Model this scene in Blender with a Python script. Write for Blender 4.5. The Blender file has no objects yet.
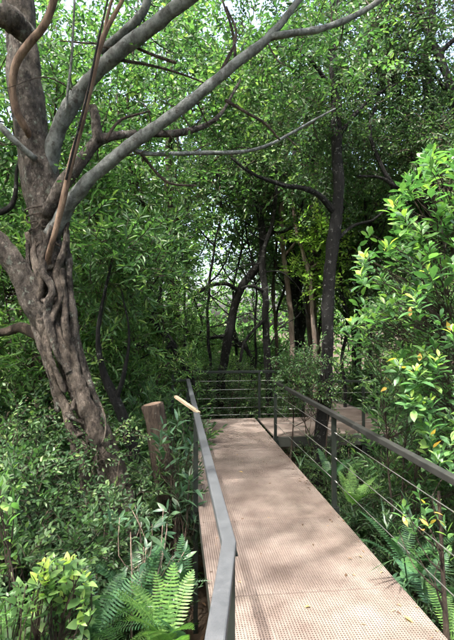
import bpy, math, random
import numpy as np
from mathutils import Vector, Matrix, noise as mnoise

random.seed(5)
rng = np.random.default_rng(11)
sc = bpy.context.scene
COL = sc.collection

# ------------------------------------------------------------------ camera
EYE = 1.75                      # eye height over the deck (deck top is z = 0)
FPX = 480.0                     # focal length in photograph pixels (454 x 640)
YAW, PITCH = math.radians(6.06), math.radians(0.95)
cam = bpy.data.cameras.new('camera')
cam.sensor_fit = 'VERTICAL'
cam.sensor_height = 36.0
cam.lens = 36.0 * FPX / 640.0
cam.clip_start = 0.05
cam.clip_end = 1000.0
cam_o = bpy.data.objects.new('camera', cam)
COL.objects.link(cam_o)
cam_o.location = (0, 0, EYE)
cam_o.rotation_euler = (math.radians(90) + PITCH, 0, -YAW)
sc.camera = cam_o

# ------------------------------------------------------------------ sky, sun, exposure
SUN = Vector((-0.30, -0.34, 0.89)).normalized()      # towards the sun
world = bpy.data.worlds.new('World')
sc.world = world
world.use_nodes = True
wn = world.node_tree
for n in list(wn.nodes):
    wn.nodes.remove(n)
w_out = wn.nodes.new('ShaderNodeOutputWorld')
w_bg = wn.nodes.new('ShaderNodeBackground')
w_sky = wn.nodes.new('ShaderNodeTexSky')
w_sky.sky_type = 'NISHITA'
w_sky.sun_disc = False
w_sky.sun_elevation = math.asin(SUN.z)
w_sky.sun_rotation = math.atan2(SUN.x, SUN.y)
w_sky.air_density = 1.0
w_sky.dust_density = 9.0
w_sky.ozone_density = 1.0
w_bg.inputs['Strength'].default_value = 0.15
wn.links.new(w_sky.outputs[0], w_bg.inputs[0])
wn.links.new(w_bg.outputs[0], w_out.inputs[0])

sun = bpy.data.lights.new('sun', 'SUN')
sun.energy = 2.0
sun.angle = math.radians(1.2)      # hazy sun
sun.color = (1.0, 0.955, 0.88)
sun_o = bpy.data.objects.new('sun', sun)
COL.objects.link(sun_o)
sun_o.rotation_euler = SUN.to_track_quat('Z', 'Y').to_euler()
sun_o.location = (0, 0, 20)

sc.view_settings.view_transform = 'Standard'
sc.view_settings.look = 'None'
sc.view_settings.gamma = 1.0
sc.view_settings.use_curve_mapping = False
sc.view_settings.exposure = 3.0
sc.render.engine = 'CYCLES'
sc.cycles.max_bounces = 6
sc.cycles.diffuse_bounces = 3
sc.cycles.transmission_bounces = 4
sc.cycles.glossy_bounces = 2
sc.cycles.use_adaptive_sampling = True
sc.cycles.adaptive_threshold = 0.04
sc.cycles.use_denoising = True
sc.cycles.caustics_reflective = False
sc.cycles.caustics_refractive = False

# ------------------------------------------------------------------ helpers
_R = Matrix.Rotation(-YAW, 3, 'Z') @ Matrix.Rotation(math.radians(90) + PITCH, 3, 'X')


def at(px, py, d):
    """point seen at a photograph pixel, d metres in front of the lens"""
    v = _R @ Vector(((px - 227) / FPX * d, (320 - py) / FPX * d, -d))
    return np.array((v.x, v.y, v.z + EYE))


def gz(x, y):
    return -1.15 + 0.10 * math.sin(x * 0.7 + 1.0) * math.cos(y * 0.55) + 0.05 * math.sin(x * 1.9 + y * 1.3)


class MB:
    """collects quads and triangles and links them as one mesh"""
    def __init__(self):
        self.V, self.Q, self.T, self.qm, self.tm, self.n = [], [], [], [], [], 0

    def add(self, V, Q=None, T=None, m=0):
        V = np.asarray(V, float).reshape(-1, 3)
        self.V.append(V)
        if Q is not None and len(Q):
            Q = np.asarray(Q, np.int64).reshape(-1, 4) + self.n
            self.Q.append(Q); self.qm.append(np.full(len(Q), m))
        if T is not None and len(T):
            T = np.asarray(T, np.int64).reshape(-1, 3) + self.n
            self.T.append(T); self.tm.append(np.full(len(T), m))
        self.n += len(V)

    def box(self, c, s, m=0):
        c = np.asarray(c, float); s = np.asarray(s, float) / 2
        V = [c + s * np.array(k) for k in ((-1,-1,-1),(1,-1,-1),(1,1,-1),(-1,1,-1),(-1,-1,1),(1,-1,1),(1,1,1),(-1,1,1))]
        self.add(V, [(3,2,1,0),(4,5,6,7),(0,1,5,4),(1,2,6,5),(2,3,7,6),(3,0,4,7)], m=m)

    def mesh(self, name, mats, off=(0, 0, 0), smooth=False):
        me = bpy.data.meshes.new(name)
        V = np.concatenate(self.V) - np.asarray(off, float)
        Q = np.concatenate(self.Q) if self.Q else np.zeros((0, 4), np.int64)
        T = np.concatenate(self.T) if self.T else np.zeros((0, 3), np.int64)
        me.vertices.add(len(V)); me.vertices.foreach_set('co', V.astype(np.float32).ravel())
        nl = Q.size + T.size
        me.loops.add(nl); me.loops.foreach_set('vertex_index', np.concatenate([Q.ravel(), T.ravel()]).astype(np.int32))
        npoly = len(Q) + len(T)
        me.polygons.add(npoly)
        st = np.concatenate([np.arange(len(Q)) * 4, Q.size + np.arange(len(T)) * 3]).astype(np.int32)
        me.polygons.foreach_set('loop_start', st)
        mi = np.concatenate(self.qm + self.tm) if npoly else np.zeros(0)
        me.polygons.foreach_set('material_index', mi.astype(np.int32))
        me.polygons.foreach_set('use_smooth', np.full(npoly, smooth))
        for m in (mats if isinstance(mats, (list, tuple)) else [mats]):
            me.materials.append(m)
        me.update(calc_edges=True)
        me.validate()
        return me


def link(name, data, parent=None, loc=None):
    o = bpy.data.objects.new(name, data)
    COL.objects.link(o)
    if parent is not None:
        o.parent = parent
    if loc is not None:
        o.location = loc
    return o


def thing(name, label, cat, loc=(0, 0, 0), rz=0.0, group=None, kind=None):
    o = link(name, None, loc=loc)
    o.empty_display_size = 0.2
    o.rotation_euler = (0, 0, rz)
    tag(o, label, cat, group, kind)
    return o


def tag(o, label=None, cat=None, group=None, kind=None):
    if label: o['label'] = label
    if cat: o['category'] = cat
    if group: o['group'] = group
    if kind: o['kind'] = kind
    return o


def part(name, mb, mats, parent, smooth=False):
    """mesh given in world coordinates, under an unrotated parent"""
    off = tuple(parent.location)
    return link(name, mb.mesh(name, mats, off, smooth), parent)


def copy_tree(o, parent=None):
    c = o.copy(); COL.objects.link(c)
    c.parent = parent
    for ch in o.children:
        copy_tree(ch, c)
    return c


def norm(v):
    v = np.asarray(v, float)
    return v / np.maximum(np.linalg.norm(v, axis=-1, keepdims=True), 1e-9)


def smooth_path(P, n):
    """Catmull-Rom through control rows (any width), n samples"""
    P = np.asarray(P, float)
    if len(P) == 2:
        t = np.linspace(0, 1, n)[:, None]
        return P[0] * (1 - t) + P[1] * t
    E = np.vstack([2 * P[0] - P[1], P, 2 * P[-1] - P[-2]])
    u = np.linspace(0, len(P) - 1 - 1e-6, n)
    i = u.astype(int); f = (u - i)[:, None]
    p0, p1, p2, p3 = E[i], E[i + 1], E[i + 2], E[i + 3]
    return 0.5 * (2 * p1 + (p2 - p0) * f + (2 * p0 - 5 * p1 + 4 * p2 - p3) * f ** 2 + (3 * p1 - p0 - 3 * p2 + p3) * f ** 3)


def tube(mb, pts, rad, sides=8, bump=0.0, freq=4.0, m=0, seed=0.0, flute=0.0, cap=True):
    pts = np.asarray(pts, float); n = len(pts)
    rad = np.broadcast_to(np.asarray(rad, float), (n,))
    tan = norm(np.gradient(pts, axis=0))
    ref = np.array((0.3, 1.0, 0.2)) if abs(tan[0][2]) > 0.6 else np.array((0.1, 0.2, 1.0))
    u = norm(np.cross(tan[0], ref))
    V = []
    a = np.linspace(0, 2 * np.pi, sides, endpoint=False)
    for i in range(n):
        u = u - tan[i] * np.dot(u, tan[i]); u = norm(u)
        v = np.cross(tan[i], u)
        ring = np.outer(np.cos(a), u) + np.outer(np.sin(a), v)
        r = np.full(sides, rad[i])
        if bump:
            for k in range(sides):
                q = pts[i] + ring[k] * rad[i]
                r[k] *= 1 + bump * (mnoise.noise(Vector((q[0] * freq + seed, q[1] * freq, q[2] * freq * 0.45))) + 0.7 * mnoise.noise(Vector((q[0] * freq * 3.3, q[1] * freq * 3.3 + seed, q[2] * freq * 1.3))))
        if flute:
            r = r * (1 + flute * np.sin(a * 5 + i * 0.22 + seed) + 0.6 * flute * np.sin(a * 3 - i * 0.31))
        V.append(pts[i] + ring * r[:, None])
    V = np.concatenate(V)
    Q = []
    for i in range(n - 1):
        for k in range(sides):
            k2 = (k + 1) % sides
            Q.append((i * sides + k, i * sides + k2, (i + 1) * sides + k2, (i + 1) * sides + k))
    T = []
    if cap:
        V = np.vstack([V, pts[0], pts[-1]])
        for k in range(sides):
            k2 = (k + 1) % sides
            T.append((len(V) - 2, k2, k))
            T.append((len(V) - 1, (n - 1) * sides + k, (n - 1) * sides + k2))
    mb.add(V, Q, T, m)


def limb(mb, ctrl, sides=8, seg=0.10, bump=0.18, freq=6.0, wob=0.0, m=0, flute=0.0):
    """ctrl rows: x, y, z, radius"""
    ctrl = np.asarray(ctrl, float)
    L = np.linalg.norm(np.diff(ctrl[:, :3], axis=0), axis=1).sum()
    n = int(max(4, min(90, L / seg)))
    S = smooth_path(ctrl, n)
    if wob:
        s = rng.uniform(0, 50)
        for i in range(n):
            w = wob * min(1, i / 4)
            S[i, :3] += w * np.array(mnoise.noise_vector(Vector((S[i, 0] * 1.7 + s, S[i, 1] * 1.7, S[i, 2] * 1.7))))
    tube(mb, S[:, :3], np.maximum(S[:, 3], 0.002), sides, bump, freq, m, rng.uniform(0, 30), flute)
    return S


def frames(d, up=(0, 0, 1), roll=0.35):
    """3x3 matrices whose y axis is d and whose z axis leans to up"""
    d = norm(d); n = len(d)
    up = np.broadcast_to(np.asarray(up, float), d.shape) + rng.normal(0, roll, d.shape)
    x = np.cross(d, up); x = norm(x)
    z = np.cross(x, d)
    return np.stack([x, d, z], axis=-1)


def stamp(mb, tmpl, pos, M, s):
    """many placed copies of a template into one mesh"""
    V, Q, qm = tmpl
    n = len(pos)
    W = np.einsum('nij,vj->nvi', M, V) * np.asarray(s).reshape(-1, 1, 1) + np.asarray(pos)[:, None, :]
    k = len(V)
    off = (np.arange(n) * k)[:, None, None]
    for m in np.unique(qm):
        q = Q[qm == m]
        mb_q = (q[None] + off).reshape(-1, 4)
        mb.Q.append(mb_q + mb.n); mb.qm.append(np.full(len(mb_q), m))
    mb.V.append(W.reshape(-1, 3)); mb.n += n * k


# ------------------------------------------------------------------ leaf templates
def leaf6(L, W, fold=0.22, droop=0.12, wide=0.45):
    """six-point leaf from the origin along +y, folded at the midrib"""
    V = np.array([(0, 0, 0), (W / 2, L * wide * 0.75, fold * W), (W * 0.42, L * (wide + 0.28), fold * W * 0.8 - droop * L * 0.4),
                  (0, L, -droop * L), (-W * 0.42, L * (wide + 0.28), fold * W * 0.8 - droop * L * 0.4), (-W / 2, L * wide * 0.75, fold * W)])
    return V, np.array([(0, 1, 2, 3), (0, 3, 4, 5)])


def leaf_fine(L, W, fold=0.18, droop=0.14, shape='oval', n=6, stalk=0.12):
    """leaf with a curved midrib and n rows; shape is the width profile"""
    t = np.linspace(0, 1, n)
    if shape == 'obovate':
        w = np.sin(np.pi * np.clip(t, 0, 1) ** 1.35) ** 0.75
    elif shape == 'heart':
        w = np.sin(np.pi * np.clip(t * 0.93 + 0.07, 0, 1) ** 0.62) ** 0.9
    elif shape == 'narrow':
        w = np.sin(np.pi * t ** 0.85) ** 0.8
    else:
        w = np.sin(np.pi * t ** 0.9) ** 0.85
    w = np.maximum(w, 0.03) * W / 2
    w[-1] = 0.0008
    y = stalk * L + t * L
    z = -droop * L * t ** 2 + 0.04 * L * t
    V = []
    for i in range(n):
        V += [(-w[i], y[i], z[i] + fold * w[i]), (0, y[i], z[i]), (w[i], y[i], z[i] + fold * w[i])]
    Q = []
    for i in range(n - 1):
        a = 3 * i
        Q += [(a, a + 1, a + 4, a + 3), (a + 1, a + 2, a + 5, a + 4)]
    # the stalk
    b = len(V); r = max(0.0012, 0.012 * L)
    V += [(-r, 0, 0), (r, 0, 0), (r, stalk * L, 0), (-r, stalk * L, 0)]
    Q.append((b, b + 1, b + 2, b + 3))
    return np.array(V, float), np.array(Q)


def combine(items, twig=None):
    """items: (V, Q, M, pos, mat) -> template"""
    Vs, Qs, ms, n = [], [], [], 0
    for V, Q, M, p, m in items:
        Vs.append(V @ np.asarray(M).T + np.asarray(p)); Qs.append(Q + n); ms.append(np.full(len(Q), m)); n += len(V)
    return np.concatenate(Vs), np.concatenate(Qs), np.concatenate(ms)


def twig_geo(P, r):
    """thin three-sided twig"""
    P = np.asarray(P, float); n = len(P); V = []
    for i in range(n):
        rr = r * (1 - 0.7 * i / (n - 1))
        for a in (0, 2.1, 4.2):
            V.append(P[i] + np.array((math.cos(a) * rr, 0, math.sin(a) * rr)))
    Q = []
    for i in range(n - 1):
        for k in range(3):
            Q.append((i * 3 + k, i * 3 + (k + 1) % 3, i * 3 + 3 + (k + 1) % 3, i * 3 + 3 + k))
    return np.array(V), np.array(Q)


def spray(Ltw, nleaf, L, W, ang=52, seed=0, fine=False, shape='oval', droop=0.15):
    """a leafy twig along +y, leaves alternating, faces up"""
    r = np.random.default_rng(seed)
    items = []
    P = [np.array((0.02 * math.sin(3 * t + seed) * Ltw * 4, t * Ltw, -0.18 * Ltw * t * t)) for t in np.linspace(0, 1, 4)]
    V, Q = twig_geo(P, 0.006)
    items.append((V, Q, np.eye(3), (0, 0, 0), 1))
    for i in range(nleaf):
        t = 0.15 + 0.85 * (i + 0.5) / nleaf if i < nleaf - 1 else 1.0
        side = 1 if i % 2 else -1
        a = math.radians(r.normal(ang, 12)) * side if i < nleaf - 1 else r.normal(0, 0.2)
        l = L * r.uniform(0.7, 1.15); w = W * r.uniform(0.8, 1.15)
        lv, lq = leaf_fine(l, w, shape=shape) if fine else leaf6(l, w, droop=droop * r.uniform(0.3, 1.8))
        Rz = np.array(Matrix.Rotation(-a, 3, 'Z')) @ np.array(Matrix.Rotation(r.normal(-0.1, 0.35), 3, 'X')) @ np.array(Matrix.Rotation(r.normal(0, 0.5), 3, 'Y'))
        p = np.array((0.02 * math.sin(3 * t + seed) * Ltw * 4, t * Ltw, -0.18 * Ltw * t * t))
        items.append((lv, lq, Rz, p, 0))
    return combine(items)


def leaf_frames_rosette(n, r, base_tilt=62, tip_tilt=25):
    """directions of the leaves of a rosette round +y: list of 3x3, scale"""
    out = []
    for i in range(n):
        t = i / max(1, n - 1)
        az = i * 2.39996 + r.normal(0, 0.15)
        tilt = math.radians(base_tilt * (1 - t) + tip_tilt * t + r.normal(0, 6))
        # leaf along +y tilted away from the axis, upper side facing the axis
        M = np.array(Matrix.Rotation(az, 3, 'Y')) @ np.array(Matrix.Rotation(-tilt, 3, 'X'))
        out.append((M, 1.05 - 0.45 * t))
    return out


def rosette(nleaf, L, W, seed=0, fine=False, shape='obovate', stem=0.16, mats=(0, 1)):
    r = np.random.default_rng(seed); items = []
    V, Q = twig_geo([(0, -stem, 0), (0, -stem * 0.4, 0), (0, 0.012, 0)], 0.005)
    items.append((V, Q, np.eye(3), (0, 0, 0), mats[1]))
    for k, (M, s) in enumerate(leaf_frames_rosette(nleaf, r)):
        lv, lq = leaf_fine(L * s, W * s, shape=shape, n=5) if fine else leaf6(L * s, W * s, wide=0.62, droop=0.1)
        items.append((lv, lq, M, (0, -stem * 0.55 * (1 - k / nleaf), 0), mats[0]))
    return combine(items)


# ------------------------------------------------------------------ materials
def new_mat(name):
    m = bpy.data.materials.new(name); m.use_nodes = True
    nt = m.node_tree
    for n in list(nt.nodes):
        nt.nodes.remove(n)
    return m, nt, nt.nodes.new('ShaderNodeOutputMaterial')


def nd(nt, t, **kw):
    n = nt.nodes.new(t)
    for k, v in kw.items():
        setattr(n, k, v)
    return n


def ramp(nt, stops):
    r = nd(nt, 'ShaderNodeValToRGB')
    e = r.color_ramp.elements
    while len(e) < len(stops):
        e.new(0.5)
    for k, (p, c) in enumerate(stops):
        e[k].position = p; e[k].color = (*c, 1)
    return r


def leaf_mat(name, stops, trans=0.35, rough=0.42, spec=0.45, boost=1.7, near=False):
    """leaf: colour differs leaf by leaf, light passes through"""
    m, nt, out = new_mat(name)
    geo = nd(nt, 'ShaderNodeNewGeometry'); oi = nd(nt, 'ShaderNodeObjectInfo'); tc = nd(nt, 'ShaderNodeTexCoord')
    ns = nd(nt, 'ShaderNodeTexNoise'); ns.inputs['Scale'].default_value = 1.1; ns.inputs['Detail'].default_value = 0
    nt.links.new(tc.outputs['Object'], ns.inputs['Vector'])
    a1 = nd(nt, 'ShaderNodeMath', operation='ADD'); nt.links.new(geo.outputs['Random Per Island'], a1.inputs[0]); nt.links.new(oi.outputs['Random'], a1.inputs[1])
    fr = nd(nt, 'ShaderNodeMath', operation='FRACT'); nt.links.new(a1.outputs[0], fr.inputs[0])
    mx = nd(nt, 'ShaderNodeMath', operation='MULTIPLY_ADD'); nt.links.new(ns.outputs['Fac'], mx.inputs[0]); mx.inputs[1].default_value = 0.7; mx.inputs[2].default_value = -0.35
    ad = nd(nt, 'ShaderNodeMath', operation='ADD', use_clamp=True); nt.links.new(fr.outputs[0], ad.inputs[0]); nt.links.new(mx.outputs[0], ad.inputs[1])
    r0 = ramp(nt, stops); nt.links.new(ad.outputs[0], r0.inputs[0])
    r = nd(nt, 'ShaderNodeHueSaturation'); r.inputs['Saturation'].default_value = 0.90; nt.links.new(r0.outputs[0], r.inputs['Color'])
    # fine mottling of the blade
    hs = r
    if near:
        n2 = nd(nt, 'ShaderNodeTexNoise'); n2.inputs['Scale'].default_value = 55; n2.inputs['Detail'].default_value = 1
        nt.links.new(geo.outputs['Position'], n2.inputs['Vector'])
        hs = nd(nt, 'ShaderNodeHueSaturation')
        mr = nd(nt, 'ShaderNodeMapRange'); mr.inputs['To Min'].default_value = 0.66; mr.inputs['To Max'].default_value = 1.3
        nt.links.new(n2.outputs['Fac'], mr.inputs[0]); nt.links.new(mr.outputs[0], hs.inputs['Value']); nt.links.new(r.outputs[0], hs.inputs['Color'])
    b = nd(nt, 'ShaderNodeBsdfPrincipled'); b.inputs['Roughness'].default_value = rough; b.inputs['Specular IOR Level'].default_value = spec
    nt.links.new(hs.outputs[0], b.inputs['Base Color'])
    t = nd(nt, 'ShaderNodeBsdfTranslucent')
    g = nd(nt, 'ShaderNodeMix', data_type='RGBA', blend_type='MULTIPLY'); g.inputs[0].default_value = 1.0
    g.inputs['B'].default_value = (1.12 * boost, 1.35 * boost, 0.70 * boost, 1)
    nt.links.new(hs.outputs[0], g.inputs['A']); nt.links.new(g.outputs['Result'], t.inputs['Color'])
    mix = nd(nt, 'ShaderNodeMixShader'); mix.inputs[0].default_value = trans
    nt.links.new(b.outputs[0], mix.inputs[1]); nt.links.new(t.outputs[0], mix.inputs[2])
    nt.links.new(mix.outputs[0], out.inputs[0])
    return m


def bark_mat(name, c0, c1, c2, lichen=None, lichen_amt=0.55, scale=9.0, stretch=0.25, bump=0.6, rough=0.85, lscale=14.0, fissure=0.35):
    m, nt, out = new_mat(name)
    tc = nd(nt, 'ShaderNodeTexCoord'); mp = nd(nt, 'ShaderNodeMapping'); mp.inputs['Scale'].default_value = (1, 1, stretch)
    nt.links.new(tc.outputs['Object'], mp.inputs[0])
    n1 = nd(nt, 'ShaderNodeTexNoise'); n1.inputs['Scale'].default_value = scale; n1.inputs['Detail'].default_value = 8; n1.inputs['Roughness'].default_value = 0.68
    nt.links.new(mp.outputs[0], n1.inputs['Vector'])
    r = ramp(nt, [(0.38, c0), (0.50, c1), (0.64, c2)]); nt.links.new(n1.outputs['Fac'], r.inputs[0])
    col = r.outputs[0]
    if lichen:
        n2 = nd(nt, 'ShaderNodeTexNoise'); n2.inputs['Scale'].default_value = lscale; n2.inputs['Detail'].default_value = 6; n2.inputs['Roughness'].default_value = 0.72
        nt.links.new(tc.outputs['Object'], n2.inputs['Vector'])
        lr = ramp(nt, [(lichen_amt, (0, 0, 0)), (lichen_amt + 0.1, (1, 1, 1))]); nt.links.new(n2.outputs['Fac'], lr.inputs[0])
        mx = nd(nt, 'ShaderNodeMix', data_type='RGBA'); nt.links.new(lr.outputs[0], mx.inputs[0])
        nt.links.new(col, mx.inputs['A']); mx.inputs['B'].default_value = (*lichen, 1)
        col = mx.outputs['Result']
    b = nd(nt, 'ShaderNodeBsdfPrincipled'); b.inputs['Roughness'].default_value = rough; b.inputs['Specular IOR Level'].default_value = 0.25
    nt.links.new(col, b.inputs['Base Color'])
    n3 = nd(nt, 'ShaderNodeTexNoise'); n3.inputs['Scale'].default_value = scale * 3.2; n3.inputs['Detail'].default_value = 7; n3.inputs['Roughness'].default_value = 0.7
    nt.links.new(mp.outputs[0], n3.inputs['Vector'])
    bp = nd(nt, 'ShaderNodeBump'); bp.inputs['Strength'].default_value = min(1.0, bump * 1.4); bp.inputs['Distance'].default_value = 0.045
    # fissures
    vo = nd(nt, 'ShaderNodeTexVoronoi', feature='DISTANCE_TO_EDGE'); vo.inputs['Scale'].default_value = scale * 2.6
    wv = nd(nt, 'ShaderNodeVectorMath', operation='MULTIPLY_ADD'); nt.links.new(n3.outputs['Color'], wv.inputs[0]); wv.inputs[1].default_value = (0.07, 0.07, 0.07); nt.links.new(mp.outputs[0], wv.inputs[2])
    nt.links.new(wv.outputs[0], vo.inputs['Vector'])
    vr = ramp(nt, [(0.0, (0, 0, 0)), (0.16, (1, 1, 1))]); nt.links.new(vo.outputs['Distance'], vr.inputs[0])
    hm = nd(nt, 'ShaderNodeMath', operation='MULTIPLY_ADD'); nt.links.new(vr.outputs[0], hm.inputs[0]); hm.inputs[1].default_value = fissure; nt.links.new(n3.outputs['Fac'], hm.inputs[2])
    nt.links.new(hm.outputs[0], bp.inputs['Height']); nt.links.new(bp.outputs[0], b.inputs['Normal'])
    nt.links.new(b.outputs[0], out.inputs[0])
    return m


def surf_mat(name, c0, c1, scale=6.0, rough=(0.5, 0.7), metal=0.0, bump=0.1, spec=0.4, objrand=0.0, detail=6):
    m, nt, out = new_mat(name)
    tc = nd(nt, 'ShaderNodeTexCoord')
    n1 = nd(nt, 'ShaderNodeTexNoise'); n1.inputs['Scale'].default_value = scale; n1.inputs['Detail'].default_value = detail; n1.inputs['Roughness'].default_value = 0.65
    nt.links.new(tc.outputs['Object'], n1.inputs['Vector'])
    r = ramp(nt, [(0.32, c0), (0.68, c1)]); nt.links.new(n1.outputs['Fac'], r.inputs[0])
    col = r.outputs[0]
    if objrand:
        oi = nd(nt, 'ShaderNodeObjectInfo'); mr = nd(nt, 'ShaderNodeMapRange'); mr.inputs['To Min'].default_value = 1 - objrand; mr.inputs['To Max'].default_value = 1 + objrand
        nt.links.new(oi.outputs['Random'], mr.inputs[0])
        hs = nd(nt, 'ShaderNodeHueSaturation'); nt.links.new(mr.outputs[0], hs.inputs['Value']); nt.links.new(col, hs.inputs['Color']); col = hs.outputs[0]
    b = nd(nt, 'ShaderNodeBsdfPrincipled'); b.inputs['Metallic'].default_value = metal; b.inputs['Specular IOR Level'].default_value = spec
    nt.links.new(col, b.inputs['Base Color'])
    mr2 = nd(nt, 'ShaderNodeMapRange'); mr2.inputs['To Min'].default_value = rough[0]; mr2.inputs['To Max'].default_value = rough[1]
    nt.links.new(n1.outputs['Fac'], mr2.inputs[0]); nt.links.new(mr2.outputs[0], b.inputs['Roughness'])
    n3 = nd(nt, 'ShaderNodeTexNoise'); n3.inputs['Scale'].default_value = scale * 9; n3.inputs['Detail'].default_value = 5
    nt.links.new(tc.outputs['Object'], n3.inputs['Vector'])
    bp = nd(nt, 'ShaderNodeBump'); bp.inputs['Strength'].default_value = bump; bp.inputs['Distance'].default_value = 0.005
    nt.links.new(n3.outputs['Fac'], bp.inputs['Height']); nt.links.new(bp.outputs[0], b.inputs['Normal'])
    nt.links.new(b.outputs[0], out.inputs[0])
    return m


M = {}
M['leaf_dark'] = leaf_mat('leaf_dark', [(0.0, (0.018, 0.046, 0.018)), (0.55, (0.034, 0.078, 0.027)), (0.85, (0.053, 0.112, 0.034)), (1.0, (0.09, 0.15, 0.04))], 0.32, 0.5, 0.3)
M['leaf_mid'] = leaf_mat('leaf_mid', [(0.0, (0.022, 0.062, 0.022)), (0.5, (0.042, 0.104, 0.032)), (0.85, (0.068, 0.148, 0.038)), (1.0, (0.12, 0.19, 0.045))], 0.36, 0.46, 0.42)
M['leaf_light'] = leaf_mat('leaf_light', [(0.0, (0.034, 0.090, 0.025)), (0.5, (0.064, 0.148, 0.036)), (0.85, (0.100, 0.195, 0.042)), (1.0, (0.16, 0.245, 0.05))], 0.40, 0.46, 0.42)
M['leaf_lime'] = leaf_mat('leaf_lime', [(0.0, (0.10, 0.22, 0.03)), (0.5, (0.17, 0.30, 0.04)), (1.0, (0.25, 0.36, 0.05))], 0.5, 0.45)
M['leaf_fresh'] = leaf_mat('leaf_fresh', [(0.0, (0.12, 0.24, 0.03)), (0.6, (0.20, 0.31, 0.035)), (1.0, (0.30, 0.37, 0.045))], 0.42, 0.44, near=True)
M['leaf_shrub'] = leaf_mat('leaf_shrub', [(0.0, (0.028, 0.086, 0.027)), (0.5, (0.048, 0.132, 0.036)), (0.85, (0.085, 0.19, 0.042)), (1.0, (0.14, 0.245, 0.045))], 0.34, 0.42, 0.45, near=True)
M['leaf_yellow'] = leaf_mat('leaf_yellow', [(0.0, (0.42, 0.20, 0.015)), (0.5, (0.52, 0.30, 0.02)), (1.0, (0.58, 0.42, 0.04))], 0.3, 0.5, boost=1.0, near=True)
M['leaf_glossy'] = leaf_mat('leaf_glossy', [(0.0, (0.020, 0.058, 0.030)), (0.6, (0.036, 0.088, 0.042)), (1.0, (0.06, 0.12, 0.045))], 0.20, 0.36, 0.5, near=True)
M['leaf_brown'] = leaf_mat('leaf_brown', [(0.0, (0.05, 0.03, 0.018)), (0.6, (0.12, 0.07, 0.035)), (1.0, (0.22, 0.14, 0.07))], 0.1, 0.7, 0.2, 1.0)
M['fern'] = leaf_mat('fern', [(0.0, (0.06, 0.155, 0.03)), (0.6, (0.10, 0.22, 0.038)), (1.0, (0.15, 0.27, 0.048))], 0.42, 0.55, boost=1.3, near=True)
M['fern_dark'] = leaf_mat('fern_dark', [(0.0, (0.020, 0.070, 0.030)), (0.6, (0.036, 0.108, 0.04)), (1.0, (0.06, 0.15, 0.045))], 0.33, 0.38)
M['twig'] = bark_mat('twig', (0.03, 0.024, 0.018), (0.055, 0.042, 0.03), (0.085, 0.065, 0.048), scale=20)
M['bark_fig'] = bark_mat('bark_fig', (0.022, 0.018, 0.015), (0.085, 0.071, 0.060), (0.17, 0.148, 0.128), (0.20, 0.225, 0.19), 0.565, 13.0, 0.6, 1.0, fissure=0.8)
M['bark_root'] = bark_mat('bark_root', (0.024, 0.019, 0.015), (0.088, 0.071, 0.057), (0.165, 0.138, 0.114), (0.17, 0.165, 0.147), 0.60, 15.0, 0.6, 1.0, fissure=0.7)
M['bark_grey'] = bark_mat('bark_grey', (0.06, 0.064, 0.059), (0.125, 0.136, 0.128), (0.20, 0.217, 0.207), (0.05, 0.046, 0.039), 0.56, 14.0, 0.7, 0.5, 0.75)
M['bark_dark'] = bark_mat('bark_dark', (0.003, 0.003, 0.003), (0.0065, 0.0065, 0.006), (0.014, 0.0135, 0.0125), (0.15, 0.16, 0.15), 0.575, 12.0, 0.3, 0.7)
M['bark_brown'] = bark_mat('bark_brown', (0.022, 0.016, 0.012), (0.058, 0.042, 0.031), (0.105, 0.08, 0.062), (0.16, 0.16, 0.14), 0.63, 13.0, 0.25, 0.7)
M['bark_pale'] = bark_mat('bark_pale', (0.12, 0.085, 0.068), (0.22, 0.165, 0.135), (0.33, 0.27, 0.23), None, 0.6, 9.0, 0.25, 0.5)
M['liana'] = bark_mat('liana', (0.07, 0.045, 0.032), (0.15, 0.10, 0.07), (0.22, 0.155, 0.11), None, 0.6, 14.0, 0.2, 0.5)
M['cut_wood'] = surf_mat('cut_wood', (0.07, 0.046, 0.032), (0.15, 0.105, 0.075), 30, (0.7, 0.9), bump=0.4)
M['batten'] = surf_mat('batten', (0.20, 0.155, 0.10), (0.32, 0.26, 0.185), 12, (0.55, 0.8), bump=0.3)
M['rail'] = surf_mat('rail', (0.033, 0.037, 0.041), (0.052, 0.057, 0.062), 26, (0.52, 0.78), metal=0.25, bump=0.2)
M['rail_dark'] = surf_mat('rail_dark', (0.013, 0.0145, 0.014), (0.034, 0.035, 0.033), 13, (0.42, 0.68), metal=0.3, bump=0.2)
M['post'] = surf_mat('post', (0.006, 0.010, 0.008), (0.016, 0.021, 0.018), 8, (0.45, 0.65), metal=0.3, bump=0.1)
M['cable'] = surf_mat('cable', (0.30, 0.30, 0.29), (0.45, 0.45, 0.44), 20, (0.3, 0.45), metal=0.9, bump=0.05)
M['beam'] = surf_mat('beam', (0.014, 0.017, 0.014), (0.035, 0.037, 0.031), 5, (0.6, 0.8), bump=0.15)
M['soil'] = surf_mat('soil', (0.022, 0.017, 0.012), (0.06, 0.045, 0.032), 4, (0.85, 1.0), bump=0.8, spec=0.1)


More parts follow.
